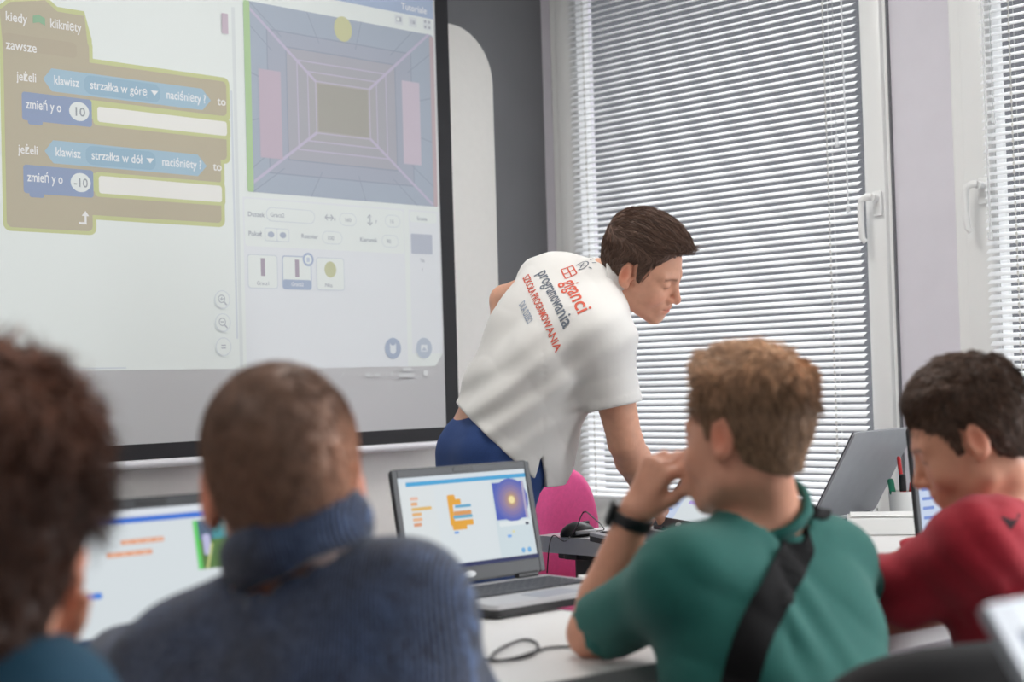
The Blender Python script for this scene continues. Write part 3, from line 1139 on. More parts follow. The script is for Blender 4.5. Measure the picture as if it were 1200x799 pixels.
def scr_words(seed, tint):
    def fn(u, x0, x1, y0, y1):
        r = random.Random(seed)
        W, H = x1 - x0, y1 - y0
        g = lambda c: glow(c, 0.6)
        u.rect(x0, y1 - 0.08 * H, x1, y1, g((130, 170, 232)))
        u.rect(x0, y0, x0 + 0.24 * W, y1 - 0.09 * H, g((206, 220, 244)))
        for k in range(9):
            yy = y1 - (0.14 + k * 0.09) * H
            u.rect(x0 + 0.03 * W, yy - 0.03 * H, x0 + (0.12 + 0.09 * r.random()) * W, yy, g(tint), 0.002)
        for k in range(5):
            yy = y1 - (0.2 + k * 0.13) * H
            xx = x0 + (0.32 + 0.06 * r.random()) * W
            u.rect(xx, yy - 0.05 * H, xx + (0.15 + 0.15 * r.random()) * W, yy, g([(244, 178, 170), (240, 168, 150), (150, 190, 240), (244, 190, 130), (190, 170, 236)][k % 5]), 0.003)
        u.rect(x0 + 0.68 * W, y1 - 0.5 * H, x0 + 0.97 * W, y1 - 0.13 * H, g((188, 150, 226)))
        u.rect(x0 + 0.72 * W, y1 - 0.42 * H, x0 + 0.85 * W, y1 - 0.22 * H, g((236, 190, 240)), 0.004)
    return fn


LA = math.radians(41.6)
hc = (at(480, 722, 2.76) + at(642, 697, 2.983)) / 2
laptop('open silver laptop with dark bezel beside the green-shirted boy\'s elbow', (hc[0], hc[1], TZ), LA, math.radians(11), screen=scr_center)
laptop('open laptop with blue-striped page and green game picture, behind the navy sweater', (-0.492, 2.165, TZ), LA, math.radians(13), screen=scr_left, bezel=M_BEZ, lid_h=0.228, w=0.345)
laptop('open laptop with a pale lilac page half hidden by the hand at the mouth', (0.385, 3.70, TZ), math.radians(-70), math.radians(37), screen=scr_words(3, (150, 176, 236)), w=0.30, d=0.17, lid_h=0.245)
laptop('plain grey laptop seen from behind, its lid leaning back before the blinds', (0.852, 4.035, TZ), math.radians(-130), math.radians(30), w=0.34, d=0.235, lid_h=0.258, lidm=M_LIDG)
laptop('open laptop with blue text lines in front of the red-shirted boy\'s face', (0.947, 3.165, TZ), TA, math.radians(4), screen=scr_words(11, (126, 152, 220)), lid_h=0.258, w=0.36, d=0.225)
laptop('blurred pale grey laptop at the lower right photo corner', (0.576, 1.185, TZ), TA, math.radians(33), w=0.36, lid_h=0.228, bezel=M_LIDG, lidm=M_LIDG, bright=(120, 134, 168), k=0.35, bez=0.02)

# ------------------------------------------------------------------ small things on the tables
def on(x, y, z=TZ):
    """point at height z along a sight line"""
    d = _f + (x - 600) / FPX * _r + (399.5 - y) / FPX * _u
    return CAMO + d * ((z - CAMH) / d[2])


def spline(pts, n=6):
    P = [np.array(p, float) for p in pts]
    P = [2 * P[0] - P[1]] + P + [2 * P[-1] - P[-2]]
    out = []
    for i in range(1, len(P) - 2):
        for k in range(n):
            t = k / n
            a, b, c, d = P[i - 1], P[i], P[i + 1], P[i + 2]
            out.append(0.5 * ((2 * b) + (c - a) * t + (2 * a - 5 * b + 4 * c - d) * t * t + (3 * b - a - 3 * c + d) * t ** 3))
    out.append(P[-2])
    return out


mp = on(673, 629)
mp = mp + np.array([0.01, 0.02, 0])
mrz = math.radians(-55)
ms = thing('computer_mouse', 'dark computer mouse with silver side lying at the table corner', 'mouse', loc(mp, mrz))
m = MB()
vs, fs, n = [], [], 20
prof = [(0.0, 1.0), (0.006, 1.03), (0.014, 1.0), (0.024, 0.86), (0.031, 0.62), (0.035, 0.3), (0.036, 0.0)]
for z, s in prof:
    for k in range(n):
        a = 2 * math.pi * k / n
        y = math.sin(a) * 0.052 * s
        vs.append((math.cos(a) * 0.031 * s * (1 - 0.15 * math.sin(a) ** 2), y, z * (1 - 3.0 * y * y / 0.01 * 0.2) + 0.001))
for i in range(len(prof) - 1):
    for k in range(n):
        k2 = (k + 1) % n
        fs.append((i * n + k, i * n + k2, (i + 1) * n + k2, (i + 1) * n + k))
fs.append(tuple(range(n - 1, -1, -1)))
m.add(vs, fs)
putmb('mouse_shell', m, M_PLAS, ms, smooth=True)
m = MB().box((0.0, 0.028, 0.031), (0.007, 0.02, 0.012), 0.003)
putmb('scroll_wheel', m, M_BEZ, ms)
m = MB().tube([(0.0335, -0.03, 0.012), (0.036, 0.0, 0.013), (0.0335, 0.03, 0.012)], 0.005, 8)
putmb('silver_side_grip', m, M_SILV, ms, smooth=True)
Wi = np.array(loc(mp, mrz).inverted())
cab = [mp + [0.0, -0.0, 0.006]] if False else []
front = np.array(loc(mp, mrz))[:3, :3] @ np.array([0, 0.052, 0.008]) + mp
edge_pt = D2O + BV * 0.06
cab = [front, front + [0.03, 0.05, 0.0], on(697, 610, 0.79) + [0, 0.1, 0], on(684, 600, 0.82), on(676, 617, 0.76), on(668, 628, 0.726), on(661, 634, 0.724), edge_pt + [0.0, -0.01, TZ + 0.004], edge_pt + [-0.012, -0.022, TZ - 0.02], edge_pt + [-0.02, -0.02, TZ - 0.09]]
m = MB().tube(spline(cab, 6), 0.0017, 6)
putmb('mouse_cable', m, M_PLAS, ms, smooth=True, world=True)
# (the cable pieces that lie about the middle laptop)
c1 = [on(545, 760) + [0, 0, .003], on(560, 772) + [0, 0, .003], on(590, 776) + [0, 0, .003], on(622, 770) + [0, 0, .003], on(630, 757) + [0, 0, .003], on(612, 752) + [0, 0, .003], on(585, 764) + [0, 0, .004],
      on(575, 776) + [0, 0, .004], on(600, 775) + [0, 0, .004], on(640, 762) + [0, 0, .003], on(672, 760) + [0, 0, .003]]
o = putmb('charging_cable', MB().tube(spline(c1), 0.0022, 6), M_PLAS, smooth=True)
tag(o, 'thin black cable looped on the white table before the middle laptop', 'cable')


def crumple(name, label, cat, c, s, m_, seed):
    bm = bmesh.new()
    bmesh.ops.create_icosphere(bm, subdivisions=3, radius=1.0)
    r = random.Random(seed)
    dirs = [Vector((r.uniform(-1, 1), r.uniform(-1, 1), r.uniform(-1, 1))).normalized() for _ in range(16)]
    for v in bm.verts:
        q = v.co.normalized()
        v.co = q * (0.7 + 0.5 * max(q.dot(dd) for dd in dirs) ** 6 + 0.12 * math.sin(9 * q.x + 4 * q.y * q.z))
        v.co = Vector((v.co.x * s[0], v.co.y * s[1], max(v.co.z, -0.5) * s[2] + 0.5 * s[2]))
    bm.verts.index_update()
    o = put(name, [tuple(v.co) for v in bm.verts], [[v.index for v in f.verts] for f in bm.faces], m_, None, loc(c))
    bm.free()
    return tag(o, label, cat)


M_PAPER = mat('white_paper', srgb(232, 232, 230), 0.8)
crumple('crumpled_paper', 'crumpled white paper behind the middle laptop', 'paper', on(672, 694, TZ) + [0.05, 0.05, 0], (0.045, 0.03, 0.018), M_PAPER, 3)

# writing things at the window table
bx = np.array([0.915, 3.80, TZ])
tb = thing('paper_tray', 'low white tray of paper on the table under the grey laptop', 'tray', loc(bx, math.radians(-12)))
m = MB()
m.box((0, 0, 0.004), (0.19, 0.13, 0.006), 0.002)
for c, s in (((-0.092, 0, 0.022), (0.005, 0.13, 0.04)), ((0.092, 0, 0.022), (0.005, 0.13, 0.04)), ((0, 0.063, 0.022), (0.19, 0.005, 0.04)), ((0, -0.063, 0.022), (0.19, 0.005, 0.04))):
    m.box(c, s, 0.002)
putmb('tray', m, M_UPVC, tb)
for k in range(3):
    putmb('paper_sheet', MB().box((0.002 * k, 0.001, 0.0405 + 0.003 * k), (0.18, 0.122, 0.0016), 0, M=Matrix.Rotation(0.02 * (k - 1), 4, 'Z')), M_PAPER, tb)
cs = thing('pencil_case', 'clear pencil case with pink pens lying beside the white tray', 'pencil case', loc((0.725, 3.80, TZ + 0.001), math.radians(12)))
m = MB()
m.tube([(-0.075, 0, 0.018), (-0.065, 0, 0.02), (0.065, 0, 0.02), (0.075, 0, 0.018)], [0.008, 0.019, 0.019, 0.008], 12)
putmb('case_body', m, mat('frosted_clear_plastic', srgb(206, 200, 212), 0.25, alpha=0.55), cs, smooth='auto')
for y, c in ((-0.006, (214, 120, 150)), (0.006, (90, 90, 130)), (0.0, (230, 210, 210))):
    putmb('pen', MB().cyl((-0.06, y, 0.018 + y), (0.06, y, 0.02), 0.004, n=8), mat('pen_barrel', srgb(*c), 0.4), cs)
cup = thing('pen_cup', 'white cup holding markers behind the paper tray', 'cup', loc((1.015, 4.02, TZ)))
m = MB().lathe([(0.030, 0.0), (0.034, 0.002), (0.038, 0.085), (0.0365, 0.085), (0.033, 0.006), (0.0, 0.006)], 24)
putmb('cup_body', m, M_UPVC, cup, smooth='auto')


def pen(name, label, p0, p1, r, bar, cap, tip=None):
    p0, p1 = np.array(p0), np.array(p1)
    t = thing(name, label, 'pen', loc(p0))
    dd = p1 - p0
    putmb('barrel', MB().cyl((0, 0, 0), dd * 0.66, r, n=12), bar, t, smooth='auto')
    m = MB().cyl(dd * 0.64, dd * 0.97, r * 1.12, n=12)
    m.cyl(dd * 0.97, dd, r * 1.1, r * 0.7, n=12)
    putmb('cap', m, cap, t, smooth='auto')


cz = np.array([1.015, 4.02, TZ])
pg_ = mat('green_marker_plastic', srgb(22, 120, 92), 0.4)
pr_ = mat('red_marker_plastic', srgb(206, 44, 48), 0.4)
pk_ = mat('black_marker_plastic', srgb(20, 20, 22), 0.4)
pw_ = mat('bare_wood_pencil', srgb(222, 184, 140), 0.6)
pen('marker_pen', 'green marker leaning in the white cup', cz + [-0.016, 0.0, 0.009], cz + [-0.036, -0.012, 0.118], 0.0075, pg_, pg_)
pen('marker_pen', 'red marker with a black cap standing in the white cup', cz + [-0.002, -0.014, 0.009], cz + [-0.006, -0.02, 0.130], 0.008, pr_, pk_)
pen('pencil', 'pale wooden pencil with a red end in the white cup', cz + [0.008, 0.006, 0.009], cz + [-0.004, 0.02, 0.175], 0.0045, pw_, pr_)
pen('marker_pen', 'thick red marker at the right rim of the white cup', cz + [0.017, 0.0, 0.009], cz + [0.026, -0.008, 0.108], 0.009, pr_, pr_)
# ------------------------------------------------------------------ sculpting figures: distance fields and their skins
def smin(a, b, k):
    if k <= 0:
        return np.minimum(a, b)
    h = np.maximum(k - np.abs(a - b), 0) / k
    return np.minimum(a, b) - h * h * k * 0.25


def smax(a, b, k):
    return -smin(-a, -b, k)


def V3(*a):
    return np.array(a, dtype=float)


def unit(v):
    v = np.asarray(v, float)
    return v / np.linalg.norm(v)


def sph(P, c, r):
    return np.linalg.norm(P - c, axis=1) - r


def rc(P, a, b, ra, rb):
    """tapered limb from a to b"""
    a = np.asarray(a, float); b = np.asarray(b, float)
    ab = b - a
    t = np.clip(((P - a) @ ab) / max(1e-9, ab @ ab), 0, 1)
    return np.linalg.norm(P - a - t[:, None] * ab, axis=1) - (ra + (rb - ra) * t)


def el(P, c, r, R=None):
    q = P - c
    if R is not None:
        q = q @ R
    r = np.asarray(r, float)
    k0 = np.linalg.norm(q / r, axis=1)
    k1 = np.linalg.norm(q / (r * r), axis=1)
    return np.where(k1 > 1e-9, k0 * (k0 - 1) / np.maximum(k1, 1e-9), -r.min())


def noise3(P, scale, seed=0):
    q = P * scale + seed * 17.31
    i = np.floor(q).astype(np.int64)
    f = q - i
    f = f * f * (3 - 2 * f)
    out = np.zeros(len(P))
    for dx in (0, 1):
        for dy in (0, 1):
            for dz in (0, 1):
                h = (i[:, 0] + dx) * 374761393 + (i[:, 1] + dy) * 668265263 + (i[:, 2] + dz) * 2147483647 + seed * 1013
                h = (h ^ (h >> 13)) * 1274126177
                h = (h ^ (h >> 16)) & 0xFFFF
                w = (f[:, 0] if dx else 1 - f[:, 0]) * (f[:, 1] if dy else 1 - f[:, 1]) * (f[:, 2] if dz else 1 - f[:, 2])
                out += w * (h / 65535.0 * 2 - 1)
    return out


def axis_pts(lo, hi, fine, hf, hc):
    pts = [lo]
    while pts[-1] < hi:
        x = pts[-1]
        h = hc
        for a, b in fine:
            if a <= x <= b:
                h = min(h, hf)
            else:
                d = a - x if x < a else x - b
                h = min(h, hf + 0.5 * d)
                if x < a:
                    h = max(hf, h)
        pts.append(x + max(h, hf))
    return np.array(pts)


def skin(fn, lo, hi, hc, fine=(), hf=0.003):
    """closed surface of fn<0 in the box lo..hi; fine = boxes (lo, hi) that get spacing hf"""
    ax = [axis_pts(lo[k], hi[k], [(f[0][k], f[1][k]) for f in fine], hf, hc) for k in range(3)]
    n = [len(a) for a in ax]
    B = 4
    ci = [np.minimum(np.arange(0, nn + B - 1, B), nn - 1) for nn in n]
    cg = np.stack(np.meshgrid(ax[0][ci[0]], ax[1][ci[1]], ax[2][ci[2]], indexing='ij'), -1).reshape(-1, 3)
    cv = np.concatenate([fn(cg[s:s + 200000]) for s in range(0, len(cg), 200000)]).reshape([len(c) for c in ci])
    sp = [np.gradient(a) for a in ax]
    up = cv[np.ix_(*[np.minimum((np.arange(nn) + B // 2) // B, len(c) - 1) for nn, c in zip(n, ci)])]
    rad = np.sqrt(sp[0][:, None, None] ** 2 + sp[1][None, :, None] ** 2 + sp[2][None, None, :] ** 2) * B * 0.75 + 0.006
    D = up.astype(np.float32)
    near = np.abs(up) < rad
    idx = np.argwhere(near)
    pts = np.stack([ax[0][idx[:, 0]], ax[1][idx[:, 1]], ax[2][idx[:, 2]]], -1)
    vals = np.concatenate([fn(pts[s:s + 200000]) for s in range(0, len(pts), 200000)])
    D[idx[:, 0], idx[:, 1], idx[:, 2]] = vals
    D[0], D[-1], D[:, 0], D[:, -1], D[:, :, 0], D[:, :, -1] = 1, 1, 1, 1, 1, 1
    S = D < 0
    c = [S[i:n[0] - 1 + i, j:n[1] - 1 + j, k:n[2] - 1 + k] for i in (0, 1) for j in (0, 1) for k in (0, 1)]
    anyc = np.logical_or.reduce(c)
    allc = np.logical_and.reduce(c)
    act = np.argwhere(anyc & ~allc)
    vid = -np.ones([n[0] - 1, n[1] - 1, n[2] - 1], dtype=np.int64)
    vid[act[:, 0], act[:, 1], act[:, 2]] = np.arange(len(act))
    corner = np.array([(i, j, k) for i in (0, 1) for j in (0, 1) for k in (0, 1)])
    cvv = np.stack([D[act[:, 0] + i, act[:, 1] + j, act[:, 2] + k] for i, j, k in corner], -1).astype(float)
    acc = np.zeros((len(act), 3)); cnt = np.zeros(len(act))
    for a in range(8):
        for b in range(a + 1, 8):
            if np.abs(corner[a] - corner[b]).sum() != 1:
                continue
            m = (cvv[:, a] < 0) != (cvv[:, b] < 0)
            t = cvv[m, a] / (cvv[m, a] - cvv[m, b])
            acc[m] += corner[a] + t[:, None] * (corner[b] - corner[a])
            cnt[m] += 1
    loc_ = acc / cnt[:, None]
    verts = np.stack([ax[k][act[:, k]] + loc_[:, k] * (ax[k][act[:, k] + 1] - ax[k][act[:, k]]) for k in range(3)], -1)
    faces = []
    for k in range(3):
        sl0 = [slice(1, -1)] * 3; sl1 = [slice(1, -1)] * 3
        sl0[k] = slice(0, -1); sl1[k] = slice(1, None)
        A, Bv = S[tuple(sl0)], S[tuple(sl1)]
        for flip in (False, True):
            e = np.argwhere((A & ~Bv) if not flip else (~A & Bv))
            if not len(e):
                continue
            u_, v_ = (k + 1) % 3, (k + 2) % 3
            off = np.zeros(3, int); off[u_] += 1; off[v_] += 1
            base = e + off
            def cell(du, dv):
                q = base.copy(); q[:, u_] += du; q[:, v_] += dv
                return vid[q[:, 0], q[:, 1], q[:, 2]]
            f = np.stack([cell(-1, -1), cell(0, -1), cell(0, 0), cell(-1, 0)], -1)
            if flip:
                f = f[:, ::-1]
            faces.append(f)
    faces = np.concatenate(faces)
    return verts, faces


def relax(verts, faces, it=2, lam=0.5):
    e = np.concatenate([faces[:, [0, 1]], faces[:, [1, 2]], faces[:, [2, 3]], faces[:, [3, 0]]])
    for _ in range(it):
        acc = np.zeros_like(verts); cnt = np.zeros(len(verts))
        np.add.at(acc, e[:, 0], verts[e[:, 1]]); np.add.at(cnt, e[:, 0], 1)
        np.add.at(acc, e[:, 1], verts[e[:, 0]]); np.add.at(cnt, e[:, 1], 1)
        verts = verts + lam * (acc / np.maximum(cnt, 1)[:, None] - verts)
    return verts


def grad(fn, P, h=0.001):
    g = np.stack([fn(P + d) - fn(P - d) for d in np.eye(3) * h], -1)
    return g / np.maximum(1e-9, np.linalg.norm(g, axis=1))[:, None]


def putskin(name, vf, m, parent, colfn=None, rel=1):
    v, f = vf
    v = relax(v, f, rel) if rel else v
    o = put(name, v, f, m, parent, smooth=True, world=True)
    if colfn is not None:
        c = np.ones((len(v), 4), dtype=np.float32)
        c[:, :3] = colfn(v)
        a = o.data.color_attributes.new('tint', 'FLOAT_COLOR', 'POINT')
        a.data.foreach_set('color', c.ravel())
    return o


class Head:
    """head frame: x to the person's right, y out of the face, z up; origin between the ears"""

    def __init__(s, C, f, u, scale=1.0, child=False):
        f = unit(f)
        u = unit(np.asarray(u, float) - f * (np.asarray(u) @ f))
        s.C, s.s, s.R, s.child = np.asarray(C, float), scale, np.stack([np.cross(f, u), f, u], 1), child

    def L(s, P):
        return ((P - s.C) @ s.R) / s.s

    def W(s, q):
        return np.asarray(q, float) * s.s @ s.R.T + s.C

    def skull(s, q):
        d = el(q, V3(0, -0.012, 0.030), (0.074, 0.097, 0.087))
        d = smin(d, el(q, V3(0, 0.030, -0.025), (0.062, 0.062, 0.080)), 0.03)
        return d

    def scalp(s, q):
        return smin(s.skull(q), rc(q, V3(0, -0.040, 0.0), V3(0, -0.044, -0.085), 0.051, 0.041), 0.03)

    def face(s, q):
        ch = s.child
        d = s.skull(q)
        qa = q.copy(); qa[:, 0] = np.abs(qa[:, 0])
        jw = 0.050 if not ch else 0.046
        d = smin(d, rc(qa, V3(jw, 0.004, -0.066), V3(0.014, 0.073, -0.098), 0.018, 0.0165), 0.03)
        d = smin(d, sph(q, V3(0, 0.076, -0.100), 0.0155), 0.02)
        # cheeks, brow
        d = smin(d, el(qa, V3(0.038, 0.062, -0.036), (0.024, 0.024, 0.024)), 0.02)
        d = smin(d, rc(qa, V3(0.010, 0.085, 0.018), V3(0.044, 0.070, 0.017), 0.0085, 0.008), 0.016)
        # eye sockets and lids
        d = smax(d, -sph(qa, V3(0.031, 0.096, -0.001), 0.0150), 0.014)
        d = smin(d, el(qa, V3(0.031, 0.0755, -0.002), (0.0145, 0.0125, 0.0115)), 0.004)
        d = smax(d, -rc(qa, V3(0.021, 0.0905, -0.0065), V3(0.043, 0.083, -0.0055), 0.0012, 0.0012), 0.002)
        # nose
        d = smin(d, rc(q, V3(0, 0.087, 0.008), V3(0, 0.109, -0.033), 0.0065, 0.0095), 0.012)
        d = smin(d, sph(q, V3(0, 0.108, -0.036), 0.0105), 0.006)
        d = smin(d, el(qa, V3(0.0125, 0.097, -0.040), (0.0075, 0.011, 0.0075)), 0.006)
        d = smax(d, -el(qa, V3(0.0065, 0.104, -0.0475), (0.0035, 0.005, 0.004)), 0.003)
        # mouth
        d = smin(d, el(q, V3(0, 0.083, -0.066), (0.030, 0.017, 0.024)), 0.016)
        d = smin(d, el(q, V3(0, 0.0965, -0.0625), (0.021, 0.0065, 0.0052)), 0.005)
        d = smin(d, el(q, V3(0, 0.0945, -0.0735), (0.019, 0.0068, 0.0058)), 0.005)
        d = smax(d, -rc(qa, V3(0, 0.1045, -0.0682), V3(0.024, 0.092, -0.0668), 0.0022, 0.0014), 0.003)
        # ears
        a = math.radians(24)
        Re = np.array([[math.cos(a), math.sin(a), 0], [-math.sin(a), math.cos(a), 0], [0, 0, 1.0]])
        ec = V3(0.079, -0.012, -0.006)
        ear = el(qa, ec, (0.0075, 0.0185, 0.031), Re)
        ear = smin(ear, el(qa, V3(0.075, -0.002, -0.030), (0.007, 0.010, 0.011), Re), 0.008)
        ear = smax(ear, -el(qa, ec + V3(0.0075, 0.003, 0.004), (0.0065, 0.0115, 0.0205), Re), 0.003)
        ear = smin(ear, el(qa, V3(0.075, 0.003, -0.012), (0.006, 0.005, 0.008), Re), 0.004)
        d = smin(d, ear, 0.006)
        return d

    def tint(s, P):
        q = s.L(P)
        qa = q.copy(); qa[:, 0] = np.abs(qa[:, 0])
        c = np.ones((len(P), 3))
        def blend(w, col):
            w = np.clip(w, 0, 1)[:, None]
            c[:] = c * (1 - w) + np.array(col) * w
        blend(0.7 * np.exp(-(np.linalg.norm((qa - V3(0.08, -0.012, -0.006)) / V3(0.012, 0.018, 0.03), axis=1)) ** 2), (1.05, 0.62, 0.55))
        blend(0.25 * np.exp(-(np.linalg.norm((qa - V3(0.042, 0.075, -0.040)) / V3(0.026, 0.03, 0.022), axis=1)) ** 2), (1.05, 0.70, 0.66))
        blend(0.5 * np.exp(-(np.linalg.norm((q - V3(0, 0.110, -0.036)) / V3(0.016, 0.018, 0.016), axis=1)) ** 2), (1.05, 0.74, 0.70))
        lip = np.exp(-(np.linalg.norm((q - V3(0, 0.098, -0.068)) / V3(0.022, 0.012, 0.0105), axis=1)) ** 4)
        blend(0.85 * lip, (0.86, 0.45, 0.45))
        # brows and lash line are hair on the skin
        br = np.exp(-(np.abs(qa[:, 2] - (0.0175 + 0.10 * (qa[:, 0] - 0.028) * (qa[:, 0] < 0.03) - 0.12 * np.maximum(qa[:, 0] - 0.036, 0))) / 0.0036) ** 2)
        br *= (qa[:, 0] > 0.012) * (qa[:, 0] < 0.050) * (q[:, 1] > 0.05)
        blend(0.8 * br, (0.28, 0.20, 0.16))
        la = np.exp(-((qa[:, 2] + 0.0062) / 0.0017) ** 2) * (qa[:, 0] > 0.019) * (qa[:, 0] < 0.044) * (q[:, 1] > 0.06)
        blend(0.8 * la, (0.22, 0.14, 0.12))
        return c

    # hair: thickness over the scalp
    HY = [-0.115, -0.07, -0.03, -0.018, 0.008, 0.016, 0.026, 0.036, 0.050, 0.066, 0.086, 0.115]
    HZ = [-0.062, -0.062, -0.050, 0.018, 0.030, -0.006, -0.006, 0.030, 0.042, 0.062, 0.068, 0.070]

    def hair_t(s, q, style):
        y = q[:, 1]
        line = np.interp(y, s.HY, style.get('hz', s.HZ))
        g = q[:, 2] - line + 0.004 * noise3(q, 160, 5)
        sm = np.clip(g / style.get('fade', 0.03), 0, 1)
        sm = sm * sm * (3 - 2 * sm)
        th = style['th'](q)
        return np.where(g > 0, 0.0012 + th * sm, -0.006 - np.clip(-3.0 * g, 0, 0.06) * (y < -0.02))

    def hair(s, P, style):
        q = s.L(P)
        return (s.scalp(q) - s.hair_t(q, style)) * s.s

    def neckpoint(s):
        return s.W(V3(0, -0.022, -0.055))


def strands(name, fn, head, style, m, parent, n, length, width, flow, lift, seed, box, colvar=0.35, where=None, K=6, shade=None):
    """combed locks as thin tapering tubes rooted in the scalp"""
    r = np.random.default_rng(seed)
    lo, hi = box
    P = np.zeros((0, 3))
    tries = 0
    while len(P) < n and tries < 30:
        # random directions from the head centre, walked out to the hair surface
        dd = r.normal(size=(n * 2, 3)); dd /= np.linalg.norm(dd, axis=1)[:, None]
        X = head.C + dd * 0.10 * head.s
        for _ in range(8):
            X = X - dd * (fn(X) * 0.9)[:, None]
        q = head.L(X)
        ok = head.hair_t(q, style) > 0.0015
        if where is not None:
            ok &= where(q, r)
        P = np.concatenate([P, X[ok]])
        tries += 1
    P = P[:n]
    n = len(P)
    q = head.L(P)
    ln = length(q) * (0.65 + 0.7 * r.random(n)) * head.s
    pts = [P - grad(fn, P) * 0.003]
    X = P
    jit = r.normal(size=(n, 3)) * style.get('jit', 0.25)
    for k in range(1, K):
        g = grad(fn, X)
        d = flow(head.L(X)) @ head.R.T + jit * (0.4 + 0.6 * k / K)
        d = d - g * (d * g).sum(1)[:, None]
        d /= np.maximum(1e-6, np.linalg.norm(d, axis=1))[:, None]
        X = X + d * (ln / (K - 1))[:, None]
        t = k / (K - 1)
        off = lift(head.L(X)) * head.s * t ** 1.5 * (0.5 + r.random(n)) + 0.0006
        X2 = X - grad(fn, X) * (fn(X) - off)[:, None]
        pts.append(X2)
    pts = np.stack(pts, 1)                                   # n,K,3
    T = np.gradient(pts, axis=1)
    T /= np.maximum(1e-9, np.linalg.norm(T, axis=2))[..., None]
    ref = np.cross(T, np.array([0.31, 0.52, 0.79]))
    ref /= np.maximum(1e-9, np.linalg.norm(ref, axis=2))[..., None]
    bi = np.cross(T, ref)
    w = width * (0.6 + 0.8 * r.random(n))
    taper = np.interp(np.linspace(0, 1, K), [0, 0.5, 1], [0.9, 1.0, 0.12])
    ring3 = []
    for a in (0, 2 * math.pi / 3, 4 * math.pi / 3):
        ring3.append(pts + (ref * math.cos(a) + bi * math.sin(a)) * (w[:, None] * taper[None])[..., None])
    V = np.stack(ring3, 2).reshape(-1, 3)                    # n,K,3ring
    base = (np.arange(n) * K * 3)[:, None, None] + (np.arange(K - 1) * 3)[None, :, None]
    fs = []
    for a in range(3):
        b = (a + 1) % 3
        fs.append(np.stack([base + a, base + b, base + 3 + b, base + 3 + a], -1).reshape(-1, 4))
    F = np.concatenate(fs)
    o = put(name, V, F, m, parent, smooth=True, world=True)
    cv = np.clip(1 + colvar * r.normal(size=n), 0.35, 2.2)
    c = np.ones((n, K, 3, 4), dtype=np.float32)
    c[..., :3] = cv[:, None, None, None]
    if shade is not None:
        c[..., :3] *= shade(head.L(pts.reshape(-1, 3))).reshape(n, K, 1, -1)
    at_ = o.data.color_attributes.new('tint', 'FLOAT_COLOR', 'POINT')
    at_.data.foreach_set('color', c.ravel())
    return o


def hand_fn(W, d, nrm, s=1.0, curl=(0.5, 0.5, 0.5, 0.5), spread=0.06, thumb=0.6, side=1, thumb_curl=0.3):
    """W wrist, d towards the knuckles, nrm out of the back of the hand; side=+1 thumb lies along cross(d, nrm)"""
    d = unit(d); nrm = unit(np.asarray(nrm) - d * (np.asarray(nrm) @ d))
    x = np.cross(d, nrm) * side
    W = np.asarray(W, float)
    segs = []
    K = []
    for i, (ox, lx, fl) in enumerate(((0.030, 0.088, 0.040), (0.010, 0.092, 0.045), (-0.010, 0.088, 0.041), (-0.029, 0.080, 0.032))):
        k = W + (d * lx + x * ox) * s
        K.append(k)
        segs.append((W + (d * 0.012 + x * ox * 0.55) * s, k, 0.0135 * s, 0.0105 * s, 0.014 * s))
        ang = 0.0
        p = k
        dirx = unit(d + x * spread * (1.5 - i))
        for j, (fr, r0, r1, cm) in enumerate(((1.0, 0.0095, 0.0085, 0.9), (0.62, 0.0085, 0.0075, 1.1), (0.50, 0.0075, 0.0062, 0.8))):
            ang += curl[i] * cm
            dv = dirx * math.cos(ang) - nrm * math.sin(ang)
            q = p + dv * fl * fr * s
            segs.append((p, q, r0 * s, r1 * s, 0.004 * s))
            p = q
    # thumb from the side of the palm near its base
    t0 = W + (d * 0.022 + x * 0.024 - nrm * 0.006) * s
    td = unit(d * math.cos(thumb) + x * math.sin(thumb) - nrm * 0.35)
    t1 = t0 + td * 0.040 * s
    td2 = unit(td + (-x * 0.5 + d * 0.5) * thumb_curl)
    t2 = t1 + td2 * 0.032 * s
    td3 = unit(td2 + (-x * 0.5 + d * 0.4) * thumb_curl)
    t3 = t2 + td3 * 0.025 * s
    segs += [(t0, t1, 0.0150 * s, 0.0110 * s, 0.012 * s), (t1, t2, 0.0110 * s, 0.0095 * s, 0.005 * s), (t2, t3, 0.0095 * s, 0.0075 * s, 0.004 * s)]

    def fn(P, base=None):
        out = base
        for a, b, r0, r1, k in segs:
            v = rc(P, a, b, r0, r1)
            out = v if out is None else smin(out, v, k)
        return out
    pts = np.array([s_[0] for s_ in segs] + [s_[1] for s_ in segs])
    return fn, (pts.min(0) - 0.02, pts.max(0) + 0.02)


def skin_mat(name, col):
    return mat(name, col, 0.48, sss=0.12, attr='tint', noise=0.05, nscale=60, spec=0.4)


def hair_mat(name, col):
    return mat(name, col, 0.5, attr='tint', spec=0.35)


